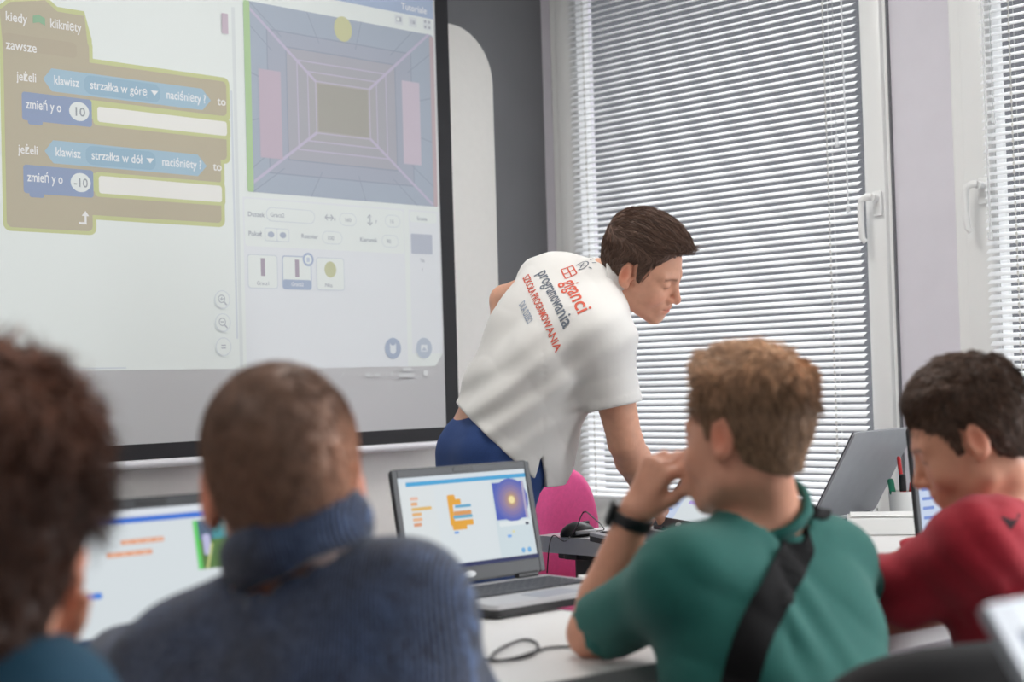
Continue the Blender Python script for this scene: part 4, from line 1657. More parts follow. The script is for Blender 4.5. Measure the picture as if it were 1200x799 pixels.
class Person:
    """joints -> body field (skin) with clothes as looser fields over it"""

    def __init__(p, J, head, size=1.0, fat=1.0):
        p.J, p.h, p.z, p.fat, p.sh = J, head, size, fat, 1.0 if size > 0.95 else 0.84

    def arm(p, P, side, k=1.0, pad=0.0):
        J, z = p.J, p.z
        S, E, Wr = J['S' + side], J['E' + side], J['W' + side]
        d = rc(P, S, S + (E - S) * 0.45, 0.056 * z + pad, 0.050 * z + pad)
        d = smin(d, rc(P, S + (E - S) * 0.35, E, 0.050 * z + pad, 0.041 * z + pad), 0.01)
        m = E + (Wr - E) * 0.3
        d = smin(d, rc(P, E, m, 0.041 * z + pad, 0.043 * z + pad), 0.012)
        d = smin(d, rc(P, m, Wr, 0.043 * z + pad, 0.027 * z + pad), 0.012)
        return d

    def torso(p, P, pad=0.0):
        J, z, f = p.J, p.z, p.fat
        d = None
        for k in range(len(J['spine'])):
            c, lat, half, r = J['spine'][k]
            d1 = rc(P, c - lat * half, c + lat * half, r * f + pad, r * f + pad)
            d = d1 if d is None else smin(d, d1, 0.10 * z)
        # fill between successive levels
        sp = J['spine']
        for k in range(len(sp) - 1):
            for sg in (-1, 1):
                a = sp[k][0] + sg * sp[k][1] * sp[k][2]
                b = sp[k + 1][0] + sg * sp[k + 1][1] * sp[k + 1][2]
                d = smin(d, rc(P, a, b, sp[k][3] * f * 0.97 + pad, sp[k + 1][3] * f * 0.97 + pad), 0.04 * z)
        for sd in 'LR':
            d = smin(d, sph(P, J['S' + sd], 0.062 * z * p.sh + pad), 0.05 * z)
            nb = J['N']
            d = smin(d, rc(P, nb + (J['S' + sd] - nb) * 0.15, J['S' + sd], 0.046 * z * p.sh + pad, 0.052 * z * p.sh + pad), 0.05 * z)
        return d

    def neck(p, P, pad=0.0):
        return rc(P, p.J['N'], p.h.neckpoint(), 0.055 * p.z + pad, (0.054 if p.sh == 1.0 else 0.048) * p.h.s + pad)

    def legs(p, P, pad=0.0):
        J, z = p.J, p.z
        d = None
        for sd in 'LR':
            H, Kn, A = J['H' + sd], J['K' + sd], J['A' + sd]
            for v in (rc(P, H, Kn, 0.086 * z + pad, 0.056 * z + pad), rc(P, Kn, Kn + (A - Kn) * 0.35, 0.056 * z + pad, 0.054 * z + pad),
                      rc(P, Kn + (A - Kn) * 0.35, A, 0.054 * z + pad, 0.036 * z + pad)):
                d = v if d is None else smin(d, v, 0.02 * z)
        return d

    def body(p, P):
        d = p.torso(P)
        d = smin(d, p.legs(P), 0.03)
        for sd in 'LR':
            d = smin(d, p.arm(P, sd), 0.03)
        for sd in 'LR':
            if 'hand' + sd in p.J:
                d = p.J['hand' + sd][0](P, d)
            A, T = p.J['A' + sd], p.J['T' + sd]
            d = smin(d, rc(P, A + V3(0, 0, -0.02), T, 0.034 * p.z, 0.026 * p.z), 0.02)
        d = smin(d, p.neck(P), 0.03)
        near = np.linalg.norm(P - p.h.C, axis=1) < 0.24
        hd = np.linalg.norm(P - p.h.C, axis=1) - 0.10
        if near.any():
            hd[near] = p.h.face(p.h.L(P[near])) * p.h.s
        return smin(d, hd, 0.022)
# ------------------------------------------------------------------ the leaning man
def root(name, label, base):
    return thing(name, label, 'person', loc(base))


SK_MAN = skin_mat('tanned_skin', srgb(214, 160, 134))
SK_KID = skin_mat('child_skin', srgb(206, 148, 122))
M_POLO = mat('white_polo_cotton', srgb(218, 216, 213), 0.85, bump=0.12, bscale=900, sheen=0.1)
M_JEANS = mat('navy_denim', srgb(34, 62, 116), 0.85, noise=0.12, nscale=300, bump=0.2, bscale=700)
M_SHOE = mat('dark_shoe', srgb(40, 40, 44), 0.6)
M_HAIR1 = hair_mat('dark_brown_hair', srgb(108, 84, 72))


def levels(*rows):
    return [(np.asarray(c, float), unit(l), h, r) for c, l, h, r in rows]


def folds(P, d, freq, amp, seed=0, sharp=2.0):
    """cloth folds: waves running across direction d"""
    d = unit(d)
    t = P @ d * freq + 1.6 * noise3(P, 5.0, seed) + 0.8 * noise3(P, 11.0, seed + 1)
    return amp * (1 - np.abs(np.sin(t)) ** (1 / sharp) * 2) * (0.5 + 0.5 * noise3(P, 6.0, seed + 3))


def build_man():
    base = V3(-0.02, 3.78, 0)
    R = root('person', 'young man in white polo shirt and navy jeans leaning over the desk by the window', base)
    SL, SR = at(652, 334, 3.90), at(705, 398, 3.62)
    J = {}
    J['SL'], J['SR'] = SL, SR
    J['N'] = at(704, 330, 3.76)
    J['ER'], J['WR'] = at(733, 518, 3.66), at(761, 582, 3.80)
    J['EL'], J['WL'] = at(592, 352, 4.10), at(596, 452, 4.00)
    pel = at(578, 532, 3.79)
    latp = V3(-0.40, 0.917, 0.0)
    latc = unit(SL - SR)
    J['spine'] = levels((pel, latp, 0.075, 0.094), (at(610, 470, 3.78), latp + latc, 0.07, 0.098), (at(640, 410, 3.765), latc, 0.085, 0.097), (at(667, 366, 3.76), latc, 0.10, 0.076))
    J['HL'], J['HR'] = pel + latp * 0.085 + V3(0, 0, -0.03), pel - latp * 0.075 + V3(-0.01, 0, -0.03)
    fw = V3(0.85, 0.5, 0)
    J['KL'], J['KR'] = J['HL'] + V3(-0.02, 0.0, -0.44), J['HR'] + V3(-0.06, 0, -0.44)
    J['AL'], J['AR'] = V3(J['HL'][0] - 0.03, J['HL'][1], 0.085) - fw * 0.06, V3(J['HR'][0] - 0.07, J['HR'][1], 0.085) - fw * 0.06
    J['TL'], J['TR'] = J['AL'] + fw * 0.17 + V3(0, 0, -0.055), J['AR'] + fw * 0.17 + V3(0, 0, -0.055)
    J['handR'] = hand_fn(J['WR'], J['WR'] - J['ER'] + V3(0.06, 0.02, 0.04), V3(0.5, -0.5, 0.8), 1.0, (0.15, 0.9, 1.0, 1.0), side=1)
    J['handL'] = hand_fn(J['WL'], J['WL'] - J['EL'] + V3(0, -0.05, 0), V3(-0.9, 0.3, 0), 1.0, (0.5, 0.5, 0.6, 0.6), side=-1)
    H = Head(at(754, 313, 3.72), V3(.81, -.30, -.50), V3(.33, -.45, .83), 1.0)
    p = Person(J, H)
    lo, hi = V3(-0.45, 3.35, -0.01), V3(0.62, 4.35, 1.6)
    fine = [(H.C - 0.135, H.C + 0.14), J['handR'][1]]
    putskin('body', skin(p.body, lo, hi, 0.010, fine, 0.0027), SK_MAN, R, H.tint, 1)

    # polo shirt
    hemn1, hemp1 = unit(V3(0.70, 0.0, 0.72)), at(560, 497, 3.78)
    hemz = at(640, 541, 3.75)[2]
    Sl_end, Sl_endL = at(722, 476, 3.62), at(623, 330, 3.945)
    vent = at(627, 545, 3.70)

    def shirt(P):
        pad = 0.012
        d = p.torso(P, pad)
        # loose skirt of the shirt
        a, b = at(600, 490, 3.79), at(596, 545, 3.79)
        d = smin(d, rc(P, at(622, 450, 3.78), at(612, 530, 3.78), 0.118, 0.132), 0.05)
        # soft folds
        d = d + folds(P, unit(V3(0.85, 0.2, 0.5)), 34, 0.0016, 2)
        u_ = unit(at(570, 500, 3.75) - at(690, 430, 3.65))
        w_ = unit(np.cross(u_, V3(0, 1, 0)))
        s_ = (P - at(632, 465, 3.7)) @ w_
        d = d - 0.0065 * np.cos(s_ * 85 + 1.6 * noise3(P, 3.5, 4)) * np.exp(-(s_ / 0.12) ** 2) * np.clip(noise3(P, 4, 12) + 0.7, 0, 1.2)
        hem = np.minimum(-((P - hemp1) @ hemn1), np.where(P[:, 0] > vent[0], -(P[:, 2] - hemz), 1e3))
        d = np.maximum(d, hem)
        wedge = np.abs((P - at(627, 533, 3.7)) @ V3(1, 0.2, 0)) - 0.25 * np.maximum(at(627, 531, 3.7)[2] - P[:, 2], 0)
        d = np.maximum(d, -np.maximum(wedge, P[:, 1] - 3.76))
        for S, E, r0, r1, sd in ((SR, Sl_end, 0.070, 0.060, 'R'), (SL, Sl_endL, 0.062, 0.056, 'L')):
            ax_ = unit(E - S)
            sl = rc(P, S, E + ax_ * 0.05, r0, r1) + folds(P, ax_, 70, 0.0022, 7)
            hh = (P - E) @ ax_
            sl = sl - 0.0015 * np.clip((hh + 0.024) / 0.003, 0, 1)
            sl = np.maximum(sl, hh)
            sl = np.maximum(sl, -np.maximum(rc(P, J['S' + sd], J['E' + sd], 0.056, 0.05), -hh - 0.025))
            d = smin(d, sl, 0.03)
        nk = rc(P, J['N'] + (H.neckpoint() - J['N']) * 0.75, J['N'] + (H.neckpoint() - J['N']) * 1.8, 0.058, 0.064)
        return np.maximum(d, -nk)

    sv = skin(shirt, V3(-0.40, 3.42, 0.86), V3(0.45, 4.2, 1.52), 0.0045, (), 0.0045)
    so = putskin('polo_shirt', sv, M_POLO, R, None, 1)
    # knitted collar standing round the neck
    ax_ = unit(H.neckpoint() - J['N'])

    def collar(P):
        q = P - J['N']
        h = q @ ax_
        rr = np.linalg.norm(q - h[:, None] * ax_, axis=1)
        d = np.maximum(np.abs(rr - (0.068 + 0.22 * np.maximum(0.062 - h, 0))) - 0.0028, np.abs(h - 0.046) - 0.030)
        return d
    putskin('collar', skin(collar, J['N'] - 0.13, J['N'] + 0.14, 0.004), M_POLO, R, None, 1)
    # sleeve band seam
    # jeans
    wz = unit(V3(0.5, 0.05, 0.85))

    def jeans(P):
        d = smin(p.legs(P, 0.012), rc(P, pel - latp * 0.075, pel + latp * 0.075, 0.102, 0.102), 0.05)
        d = smin(d, rc(P, pel - latp * 0.07, pel + latp * 0.07, 0.102, 0.102), 0.04)
        d = d + folds(P, V3(0.2, 0.1, 1), 55, 0.003, 21)
        d = np.maximum(d, (P - at(546, 470, 3.78)) @ wz)
        return np.maximum(d, 0.06 - P[:, 2])
    putskin('jeans', skin(jeans, V3(-0.42, 3.4, 0.03), V3(0.4, 4.2, 1.15), 0.009), M_JEANS, R, None, 1)
    for sd in 'LR':
        A, T = J['A' + sd], J['T' + sd]
        def shoe(P):
            d = smin(rc(P, A + V3(0, 0, -0.03) - fw * 0.03, T + fw * 0.02, 0.046, 0.040), rc(P, A, A + V3(0, 0, 0.03), 0.045, 0.042), 0.02)
            return np.maximum(d, 0.001 - P[:, 2])
        putskin('shoe', skin(shoe, np.minimum(A, T) - 0.12, np.maximum(A, T) + 0.12, 0.008), M_SHOE, R, None, 1)

    # hair
    HZm = [-0.060, -0.060, -0.045, 0.020, 0.028, -0.012, -0.014, 0.030, 0.044, 0.066, 0.072, 0.074]
    def th(q):
        top = np.clip((q[:, 2] - 0.045) / 0.05, 0, 1)
        side = 0.006 + 0.004 * np.clip((q[:, 2] - 0.0) / 0.04, 0, 1)
        front = np.clip((q[:, 1] - 0.0) / 0.08, 0, 1)
        gro = 0.0022 * np.sin(q[:, 0] * 420 + 3 * noise3(q * V3(1, 0.35, 1), 55, 3)) * top
        return side + top * (0.012 + 0.005 * front) + gro + 0.0012 * noise3(q, 90, 8)
    style = {'th': th, 'hz': HZm, 'fade': 0.022, 'jit': 0.16}
    fn = lambda P: H.hair(P, style)
    box = (H.C - 0.16, H.C + 0.17)
    def htint(P):
        q = H.L(P)
        v = 0.75 + 0.2 * noise3(q * V3(3, 0.6, 1), 90, 1)
        return np.repeat(v[:, None], 3, 1)
    hb = putskin('hair', skin(fn, box[0], box[1], 0.0028), M_HAIR1, R, htint, 0)
    def flow(q):
        top = np.clip((q[:, 2] - 0.04) / 0.04, 0, 1)[:, None]
        side = np.stack([0 * q[:, 0], -0.55 + 0 * q[:, 0], -0.85 + 0 * q[:, 0]], 1)
        tp = np.stack([0.35 + 0 * q[:, 0], 1.0 + 0 * q[:, 0], 0.15 + 0 * q[:, 0]], 1)
        bk = np.stack([0 * q[:, 0], 0.1 + 0 * q[:, 0], -1.0 + 0 * q[:, 0]], 1)
        b = np.clip((-q[:, 1] - 0.02) / 0.05, 0, 1)[:, None]
        return tp * top * (1 - b) + (1 - top) * (side * (1 - b) + bk * b) + top * b * np.array([0.2, 0.5, 0.3])
    ln = lambda q: 0.012 + 0.034 * np.clip((q[:, 2] - 0.03) / 0.05, 0, 1)
    li = lambda q: 0.001 + 0.004 * np.clip((q[:, 2] - 0.05) / 0.05, 0, 1)
    strands('hair_strands', fn, H, style, M_HAIR1, hb, 5200, ln, 0.00075, flow, li, 5, box, 0.38)

    # printing on the back of the shirt: line 1 runs from the far shoulder to the near one
    bv = BVHTree.FromPolygons([tuple(v) for v in sv[0]], [tuple(f) for f in sv[1].tolist()])
    o0, o1 = at(657, 331, 3.8), at(675, 371, 3.66)
    def hit(px, py):
        d = _f + (px - 600) / FPX * _r + (399.5 - py) / FPX * _u
        h = bv.ray_cast(Vector(CAMO), Vector(d).normalized())
        return np.array(h[0])
    A0, A1, U1 = hit(656, 330), hit(675, 368), hit(672, 322)
    ex = unit(A1 - A0)
    nn = unit(np.cross(ex, U1 - A0))
    if nn @ (CAMO - A0) < 0:
        nn = -nn
    ey = np.cross(nn, ex)
    PR = mat('red_print', srgb(206, 92, 72), 0.8)
    PG = mat('grey_print', srgb(104, 112, 124), 0.8)
    def pr(name, vs, fs, m_):
        out = []
        for x, y in vs:
            q = A0 + ex * x + ey * y
            h = bv.ray_cast(Vector(q + nn * 0.12), Vector(-nn))
            if h[0] is None:
                h = bv.find_nearest(Vector(q))
            out.append(np.array(h[0]) + np.array(h[1]) * 0.0012 * (1 if np.array(h[1]) @ nn > 0 else -1))
        if out:
            put(name, out, fs, m_, so, world=True)
    def txt(name, s, x, y, size, width, m_):
        vs, fs = text_geo(s, size)
        k = width / text_w(s, size)
        # split long edges so that the print follows the cloth
        bm = bmesh.new()
        vv = [bm.verts.new((x + v[0] * k, y + v[1], 0)) for v in vs]
        for f in fs:
            try:
                bm.faces.new([vv[i] for i in f])
            except ValueError:
                pass
        bmesh.ops.subdivide_edges(bm, edges=[e for e in bm.edges if e.calc_length() > 0.012], cuts=2)
        bmesh.ops.triangulate(bm, faces=bm.faces[:])
        bm.verts.index_update()
        pr(name, [(v.co.x, v.co.y) for v in bm.verts], [[v.index for v in f.verts] for f in bm.faces], m_)
        bm.free()
    Lw = np.linalg.norm(A1 - A0)
    txt('printed_word', 'giganci', 0.008, 0.004, 0.054, Lw * 0.98, PR)
    txt('printed_word', 'programowania', -0.075, -0.040, 0.044, Lw * 1.02 + 0.085, PG)
    txt('printed_word', 'SZKO\u0141A PROGRAMOWANIA', -0.095, -0.078, 0.026, Lw + 0.14, PR)
    txt('printed_word', 'DLA DZIECI', -0.01, -0.112, 0.024, 0.10, mat('pale_blue_print', srgb(150, 162, 182), 0.8))
    # emblem: red outlined box with a grey bulb and rays
    def bars(name, lines, w, m_):
        vs, fs = [], []
        for x0, y0, x1, y1 in lines:
            L_ = math.hypot(x1 - x0, y1 - y0); nx, ny = -(y1 - y0) / L_ * w / 2, (x1 - x0) / L_ * w / 2
            N_ = 4
            o_ = len(vs)
            for k in range(N_ + 1):
                t = k / N_
                vs += [(x0 + (x1 - x0) * t + nx, y0 + (y1 - y0) * t + ny), (x0 + (x1 - x0) * t - nx, y0 + (y1 - y0) * t - ny)]
            for k in range(N_):
                fs.append((o_ + 2 * k, o_ + 2 * k + 1, o_ + 2 * k + 3, o_ + 2 * k + 2))
        pr(name, vs, fs, m_)
    ox, oy = -0.050, 0.016
    sq = lambda x0, y0, x1, y1: [(x0, y0, x1, y0), (x1, y0, x1, y1), (x1, y1, x0, y1), (x0, y1, x0, y0)]
    bars('printed_emblem', sq(ox, oy, ox + 0.046, oy + 0.030) + [(ox + 0.023, oy, ox + 0.023, oy + 0.03), (ox, oy + 0.016, ox + 0.046, oy + 0.016)], 0.0035, PR)
    cx_, cy_ = ox + 0.022, oy + 0.05
    circ = [(cx_ + 0.017 * math.cos(a), cy_ + 0.017 * math.sin(a)) for a in np.linspace(-0.8, math.pi + 0.8, 14)]
    bars('printed_emblem', [(*circ[i], *circ[i + 1]) for i in range(13)] + [(cx_ - 0.008, cy_ - 0.006, cx_ + 0.008, cy_ + 0.008), (cx_ - 0.008, cy_ + 0.008, cx_ + 0.008, cy_ - 0.006)]
         + [(cx_ + 0.026 * math.cos(a), cy_ + 0.026 * math.sin(a), cx_ + 0.037 * math.cos(a), cy_ + 0.037 * math.sin(a)) for a in (0.5, 1.25, 2.0)], 0.003, PG)
    return R


build_man()
# ------------------------------------------------------------------ the four boys
M_TEE = mat('teal_green_cotton', srgb(20, 92, 84), 0.85, bump=0.15, bscale=700, sheen=0.1, noise=0.05, nscale=120)
M_RED = mat('red_cotton', srgb(162, 18, 40), 0.85, bump=0.15, bscale=700, sheen=0.1, noise=0.05, nscale=120)
M_TEAL = mat('dark_teal_cotton', srgb(16, 62, 84), 0.85, bump=0.15, bscale=700)
M_STRAP = mat('black_webbing', srgb(12, 11, 13), 0.8, bump=0.2, bscale=900, spec=0.2)
M_TRSR = mat('dark_trousers', srgb(40, 42, 52), 0.85, bump=0.15, bscale=700)
M_WATCH = mat('black_rubber', srgb(16, 16, 18), 0.45)
M_UNDER = mat('grey_shirt_collar', srgb(168, 148, 142), 0.85)


def knit_mat(name, dark, light):
    m = mat(name, dark, 0.95, sheen=0.3)
    n, l = m.node_tree.nodes, m.node_tree.links
    b = n['Principled BSDF']
    tc = n.new('ShaderNodeTexCoord')
    mp = n.new('ShaderNodeMapping')
    mp.inputs['Rotation'].default_value = (0.2, 0.15, 0.3)
    l.new(tc.outputs['Object'], mp.inputs[0])
    # ribs run down the garment, stitches across
    wv = n.new('ShaderNodeTexWave')
    wv.inputs['Scale'].default_value = 75
    wv.inputs['Distortion'].default_value = 2.2
    wv.inputs['Detail'].default_value = 2
    wv.inputs['Detail Scale'].default_value = 3
    l.new(mp.outputs[0], wv.inputs['Vector'])
    n1 = n.new('ShaderNodeTexNoise'); n1.inputs['Scale'].default_value = 150; n1.inputs['Detail'].default_value = 2
    n2 = n.new('ShaderNodeTexNoise'); n2.inputs['Scale'].default_value = 16; n2.inputs['Detail'].default_value = 3
    l.new(mp.outputs[0], n1.inputs['Vector']); l.new(mp.outputs[0], n2.inputs['Vector'])
    mul = n.new('ShaderNodeMath'); mul.operation = 'MULTIPLY'
    l.new(wv.outputs['Fac'], mul.inputs[0]); l.new(n1.outputs[0], mul.inputs[1])
    ad = n.new('ShaderNodeMath'); ad.operation = 'MULTIPLY'
    l.new(mul.outputs[0], ad.inputs[0]); l.new(n2.outputs[0], ad.inputs[1])
    rp = n.new('ShaderNodeValToRGB')
    rp.color_ramp.elements[0].position = 0.09; rp.color_ramp.elements[0].color = (*dark, 1)
    rp.color_ramp.elements[1].position = 0.42; rp.color_ramp.elements[1].color = (*light, 1)
    l.new(ad.outputs[0], rp.inputs[0]); l.new(rp.outputs[0], b.inputs['Base Color'])
    bp = n.new('ShaderNodeBump'); bp.inputs['Strength'].default_value = 0.7; bp.inputs['Distance'].default_value = 0.004
    l.new(mul.outputs[0], bp.inputs['Height']); l.new(bp.outputs[0], b.inputs['Normal'])
    return m


M_KNIT = knit_mat('navy_fleck_knit', srgb(12, 20, 42), srgb(88, 112, 156))


def seated(J, pel, fwd, seat_z, z=0.85, spread=0.09, knee=0.40):
    """thighs forward on the seat, shanks down, feet on the floor"""
    fwd = unit(V3(fwd[0], fwd[1], 0)); left = V3(-fwd[1], fwd[0], 0)
    for sd, s in (('L', 1), ('R', -1)):
        J['H' + sd] = pel + left * s * 0.075 + V3(0, 0, -0.02)
        J['K' + sd] = J['H' + sd] + fwd * knee + left * s * spread * 0.4 + V3(0, 0, 0.0)
        J['A' + sd] = V3(J['K' + sd][0], J['K' + sd][1], 0.085) - fwd * 0.05
        J['T' + sd] = J['A' + sd] + fwd * 0.15 + V3(0, 0, -0.055)


def boy(cfg):
    J = dict(cfg['J'])
    H = cfg['head']
    z = cfg.get('z', 0.86)
    pel = cfg['pel']
    fwd = cfg['fwd']
    base = V3(pel[0], pel[1], 0)
    R = root('person', cfg['label'], base)
    lat = unit(J['SL'] - J['SR'])
    mid = (J['SL'] + J['SR']) / 2
    latp = unit(V3(-fwd[1], fwd[0], 0))
    if 'spine' not in J:
        J['spine'] = levels((pel, latp, 0.07, 0.098), (pel + (mid - pel) * 0.38, latp + lat * 0.6, 0.065, 0.092), (pel + (mid - pel) * 0.68, lat, 0.075, 0.090), (mid + (pel - mid) * 0.09, lat, 0.088, 0.070))
    seated(J, pel, fwd, cfg['seat'])
    p = Person(J, H, z, cfg.get('fat', 1.0))
    pts = np.array([J[k] for k in J if k not in ('spine', 'handL', 'handR')] + [H.C])
    lo, hi = pts.min(0) - 0.20, pts.max(0) + 0.20
    lo[2] = -0.01
    hi[2] = H.C[2] + 0.2
    fine = [(H.C - 0.13, H.C + 0.14)]
    for sd in 'LR':
        if 'hand' + sd in J:
            a, b = J['hand' + sd][1]
            lo, hi = np.minimum(lo, a - 0.02), np.maximum(hi, b + 0.02)
            fine.append(J['hand' + sd][1])
    putskin('body', skin(p.body, lo, hi, 0.013, fine, 0.0036), SK_KID, R, H.tint, 1)

    pad = cfg.get('pad', 0.012)
    ends = cfg['sleeve']

    def top(P):
        d = p.torso(P, pad)
        d = smin(d, rc(P, pel + V3(0, 0, -0.05), pel + (mid - pel) * 0.4, 0.135 * p.fat, 0.13 * p.fat), 0.05)
        for sd in 'LR':
            S, E, Wr = J['S' + sd], J['E' + sd], J['W' + sd]
            k = ends[sd]
            ra, rb = cfg.get('sl_r', (0.066, 0.058))
            if k <= 1:
                e = S + (E - S) * k
                s_ = rc(P, S, e + (E - S) * 0.2, ra, rb)
                ax_ = unit(E - S)
                s_ = np.maximum(s_, (P - e) @ ax_)
                s_ = np.maximum(s_, -np.maximum(rc(P, S, E, 0.052 * z, 0.046 * z), -((P - e) @ ax_) - 0.02))
            else:
                e = E + (Wr - E) * (k - 1)
                s_ = smin(rc(P, S, E, ra, rb), rc(P, E, e, rb, rb * 0.72), 0.015)
                ax_ = unit(Wr - E)
                s_ = np.where((np.linalg.norm(P - e, axis=1) < 0.10), np.maximum(s_, (P - e) @ ax_), s_)
            d = smin(d, s_, 0.035)
        d = d + cfg['fold'](P)
        d = np.maximum(d, -(P[:, 2] - (pel[2] - 0.05)))
        nk = rc(P, J['N'] - (H.neckpoint() - J['N']) * 0.1, H.neckpoint(), cfg.get('nk', 0.056), cfg.get('nk', 0.056) + 0.004)
        return np.maximum(d, -nk)
    tv = skin(top, lo - 0.03, V3(hi[0] + 0.03, hi[1] + 0.03, max(J['SL'][2], J['SR'][2]) + 0.16), 0.009)
    to = putskin(cfg['topname'], tv, cfg['topmat'], R, None, 1)
    ax_ = unit(H.neckpoint() - J['N'])

    if cfg.get('band', True):
        def collar(P):
            q = P - J['N']
            h = q @ ax_
            rr = np.linalg.norm(q - h[:, None] * ax_, axis=1)
            return np.sqrt((rr - 0.058) ** 2 + ((h - 0.014) * 0.6) ** 2) - 0.007
        putskin('neckband', skin(collar, J['N'] - 0.12, J['N'] + 0.12, 0.005), cfg['topmat'], R, None, 1)

    def trs(P):
        d = smin(p.legs(P, 0.012), rc(P, pel - latp * 0.07, pel + latp * 0.07, 0.108, 0.108), 0.05)
        d = d + folds(P, V3(fwd[0], fwd[1], 0.5), 50, 0.003, 31)
        d = np.maximum(d, P[:, 2] - (pel[2] + 0.05))
        return np.maximum(d, 0.06 - P[:, 2])
    putskin('trousers', skin(trs, lo - 0.02, V3(hi[0], hi[1], pel[2] + 0.08), 0.013), M_TRSR, R, None, 1)
    f3 = unit(V3(fwd[0], fwd[1], 0))
    for sd in 'LR':
        A, T = J['A' + sd], J['T' + sd]
        def shoe(P):
            d = smin(rc(P, A + V3(0, 0, -0.03) - f3 * 0.03, T + f3 * 0.02, 0.044, 0.038), rc(P, A, A + V3(0, 0, 0.03), 0.042, 0.040), 0.02)
            return np.maximum(d, 0.001 - P[:, 2])
        putskin('shoe', skin(shoe, np.minimum(A, T) - 0.12, np.maximum(A, T) + 0.12, 0.01), M_SHOE, R, None, 1)

    st = cfg['hair']
    fn = lambda P: H.hair(P, st)
    box = (H.C - 0.17, H.C + 0.19)
    def htint(P):
        q = H.L(P)
        v = 0.8 + 0.25 * noise3(q, 70, 1)
        c = np.repeat(v[:, None], 3, 1)
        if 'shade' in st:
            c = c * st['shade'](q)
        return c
    hb = putskin('hair', skin(fn, box[0], box[1], 0.0036), st['mat'], R, htint, 0)
    for k, s_ in enumerate(st['strands']):
        strands('hair_strands', fn, H, st, st['mat'], hb, s_['n'], s_['len'], s_['w'], s_['flow'], s_['lift'], 11 + k, box, s_.get('cv', 0.35), s_.get('where'), shade=st.get('shade'))
    return R, p, J, H, to, tv


def const(v):
    return lambda q: v + 0 * q[:, 0]


def flow_crown(front=(0.1, 1.0, 0.2), sides=(0, -0.3, -1.0)):
    """hair grows from the crown: forwards on top, down at the sides and back"""
    fr, sd_ = np.array(front, float), np.array(sides, float)
    def fn(q):
        top = np.clip((q[:, 2] - 0.05) / 0.05, 0, 1)[:, None]
        ca = q - np.array([0.005, -0.065, 0.095])
        rad = ca / np.maximum(1e-6, np.linalg.norm(ca, axis=1))[:, None]
        return top * (0.5 * rad + fr * np.clip((q[:, 1] + 0.04) / 0.04, 0, 1)[:, None]) + (1 - top) * sd_ + 0.25 * rad
    return fn


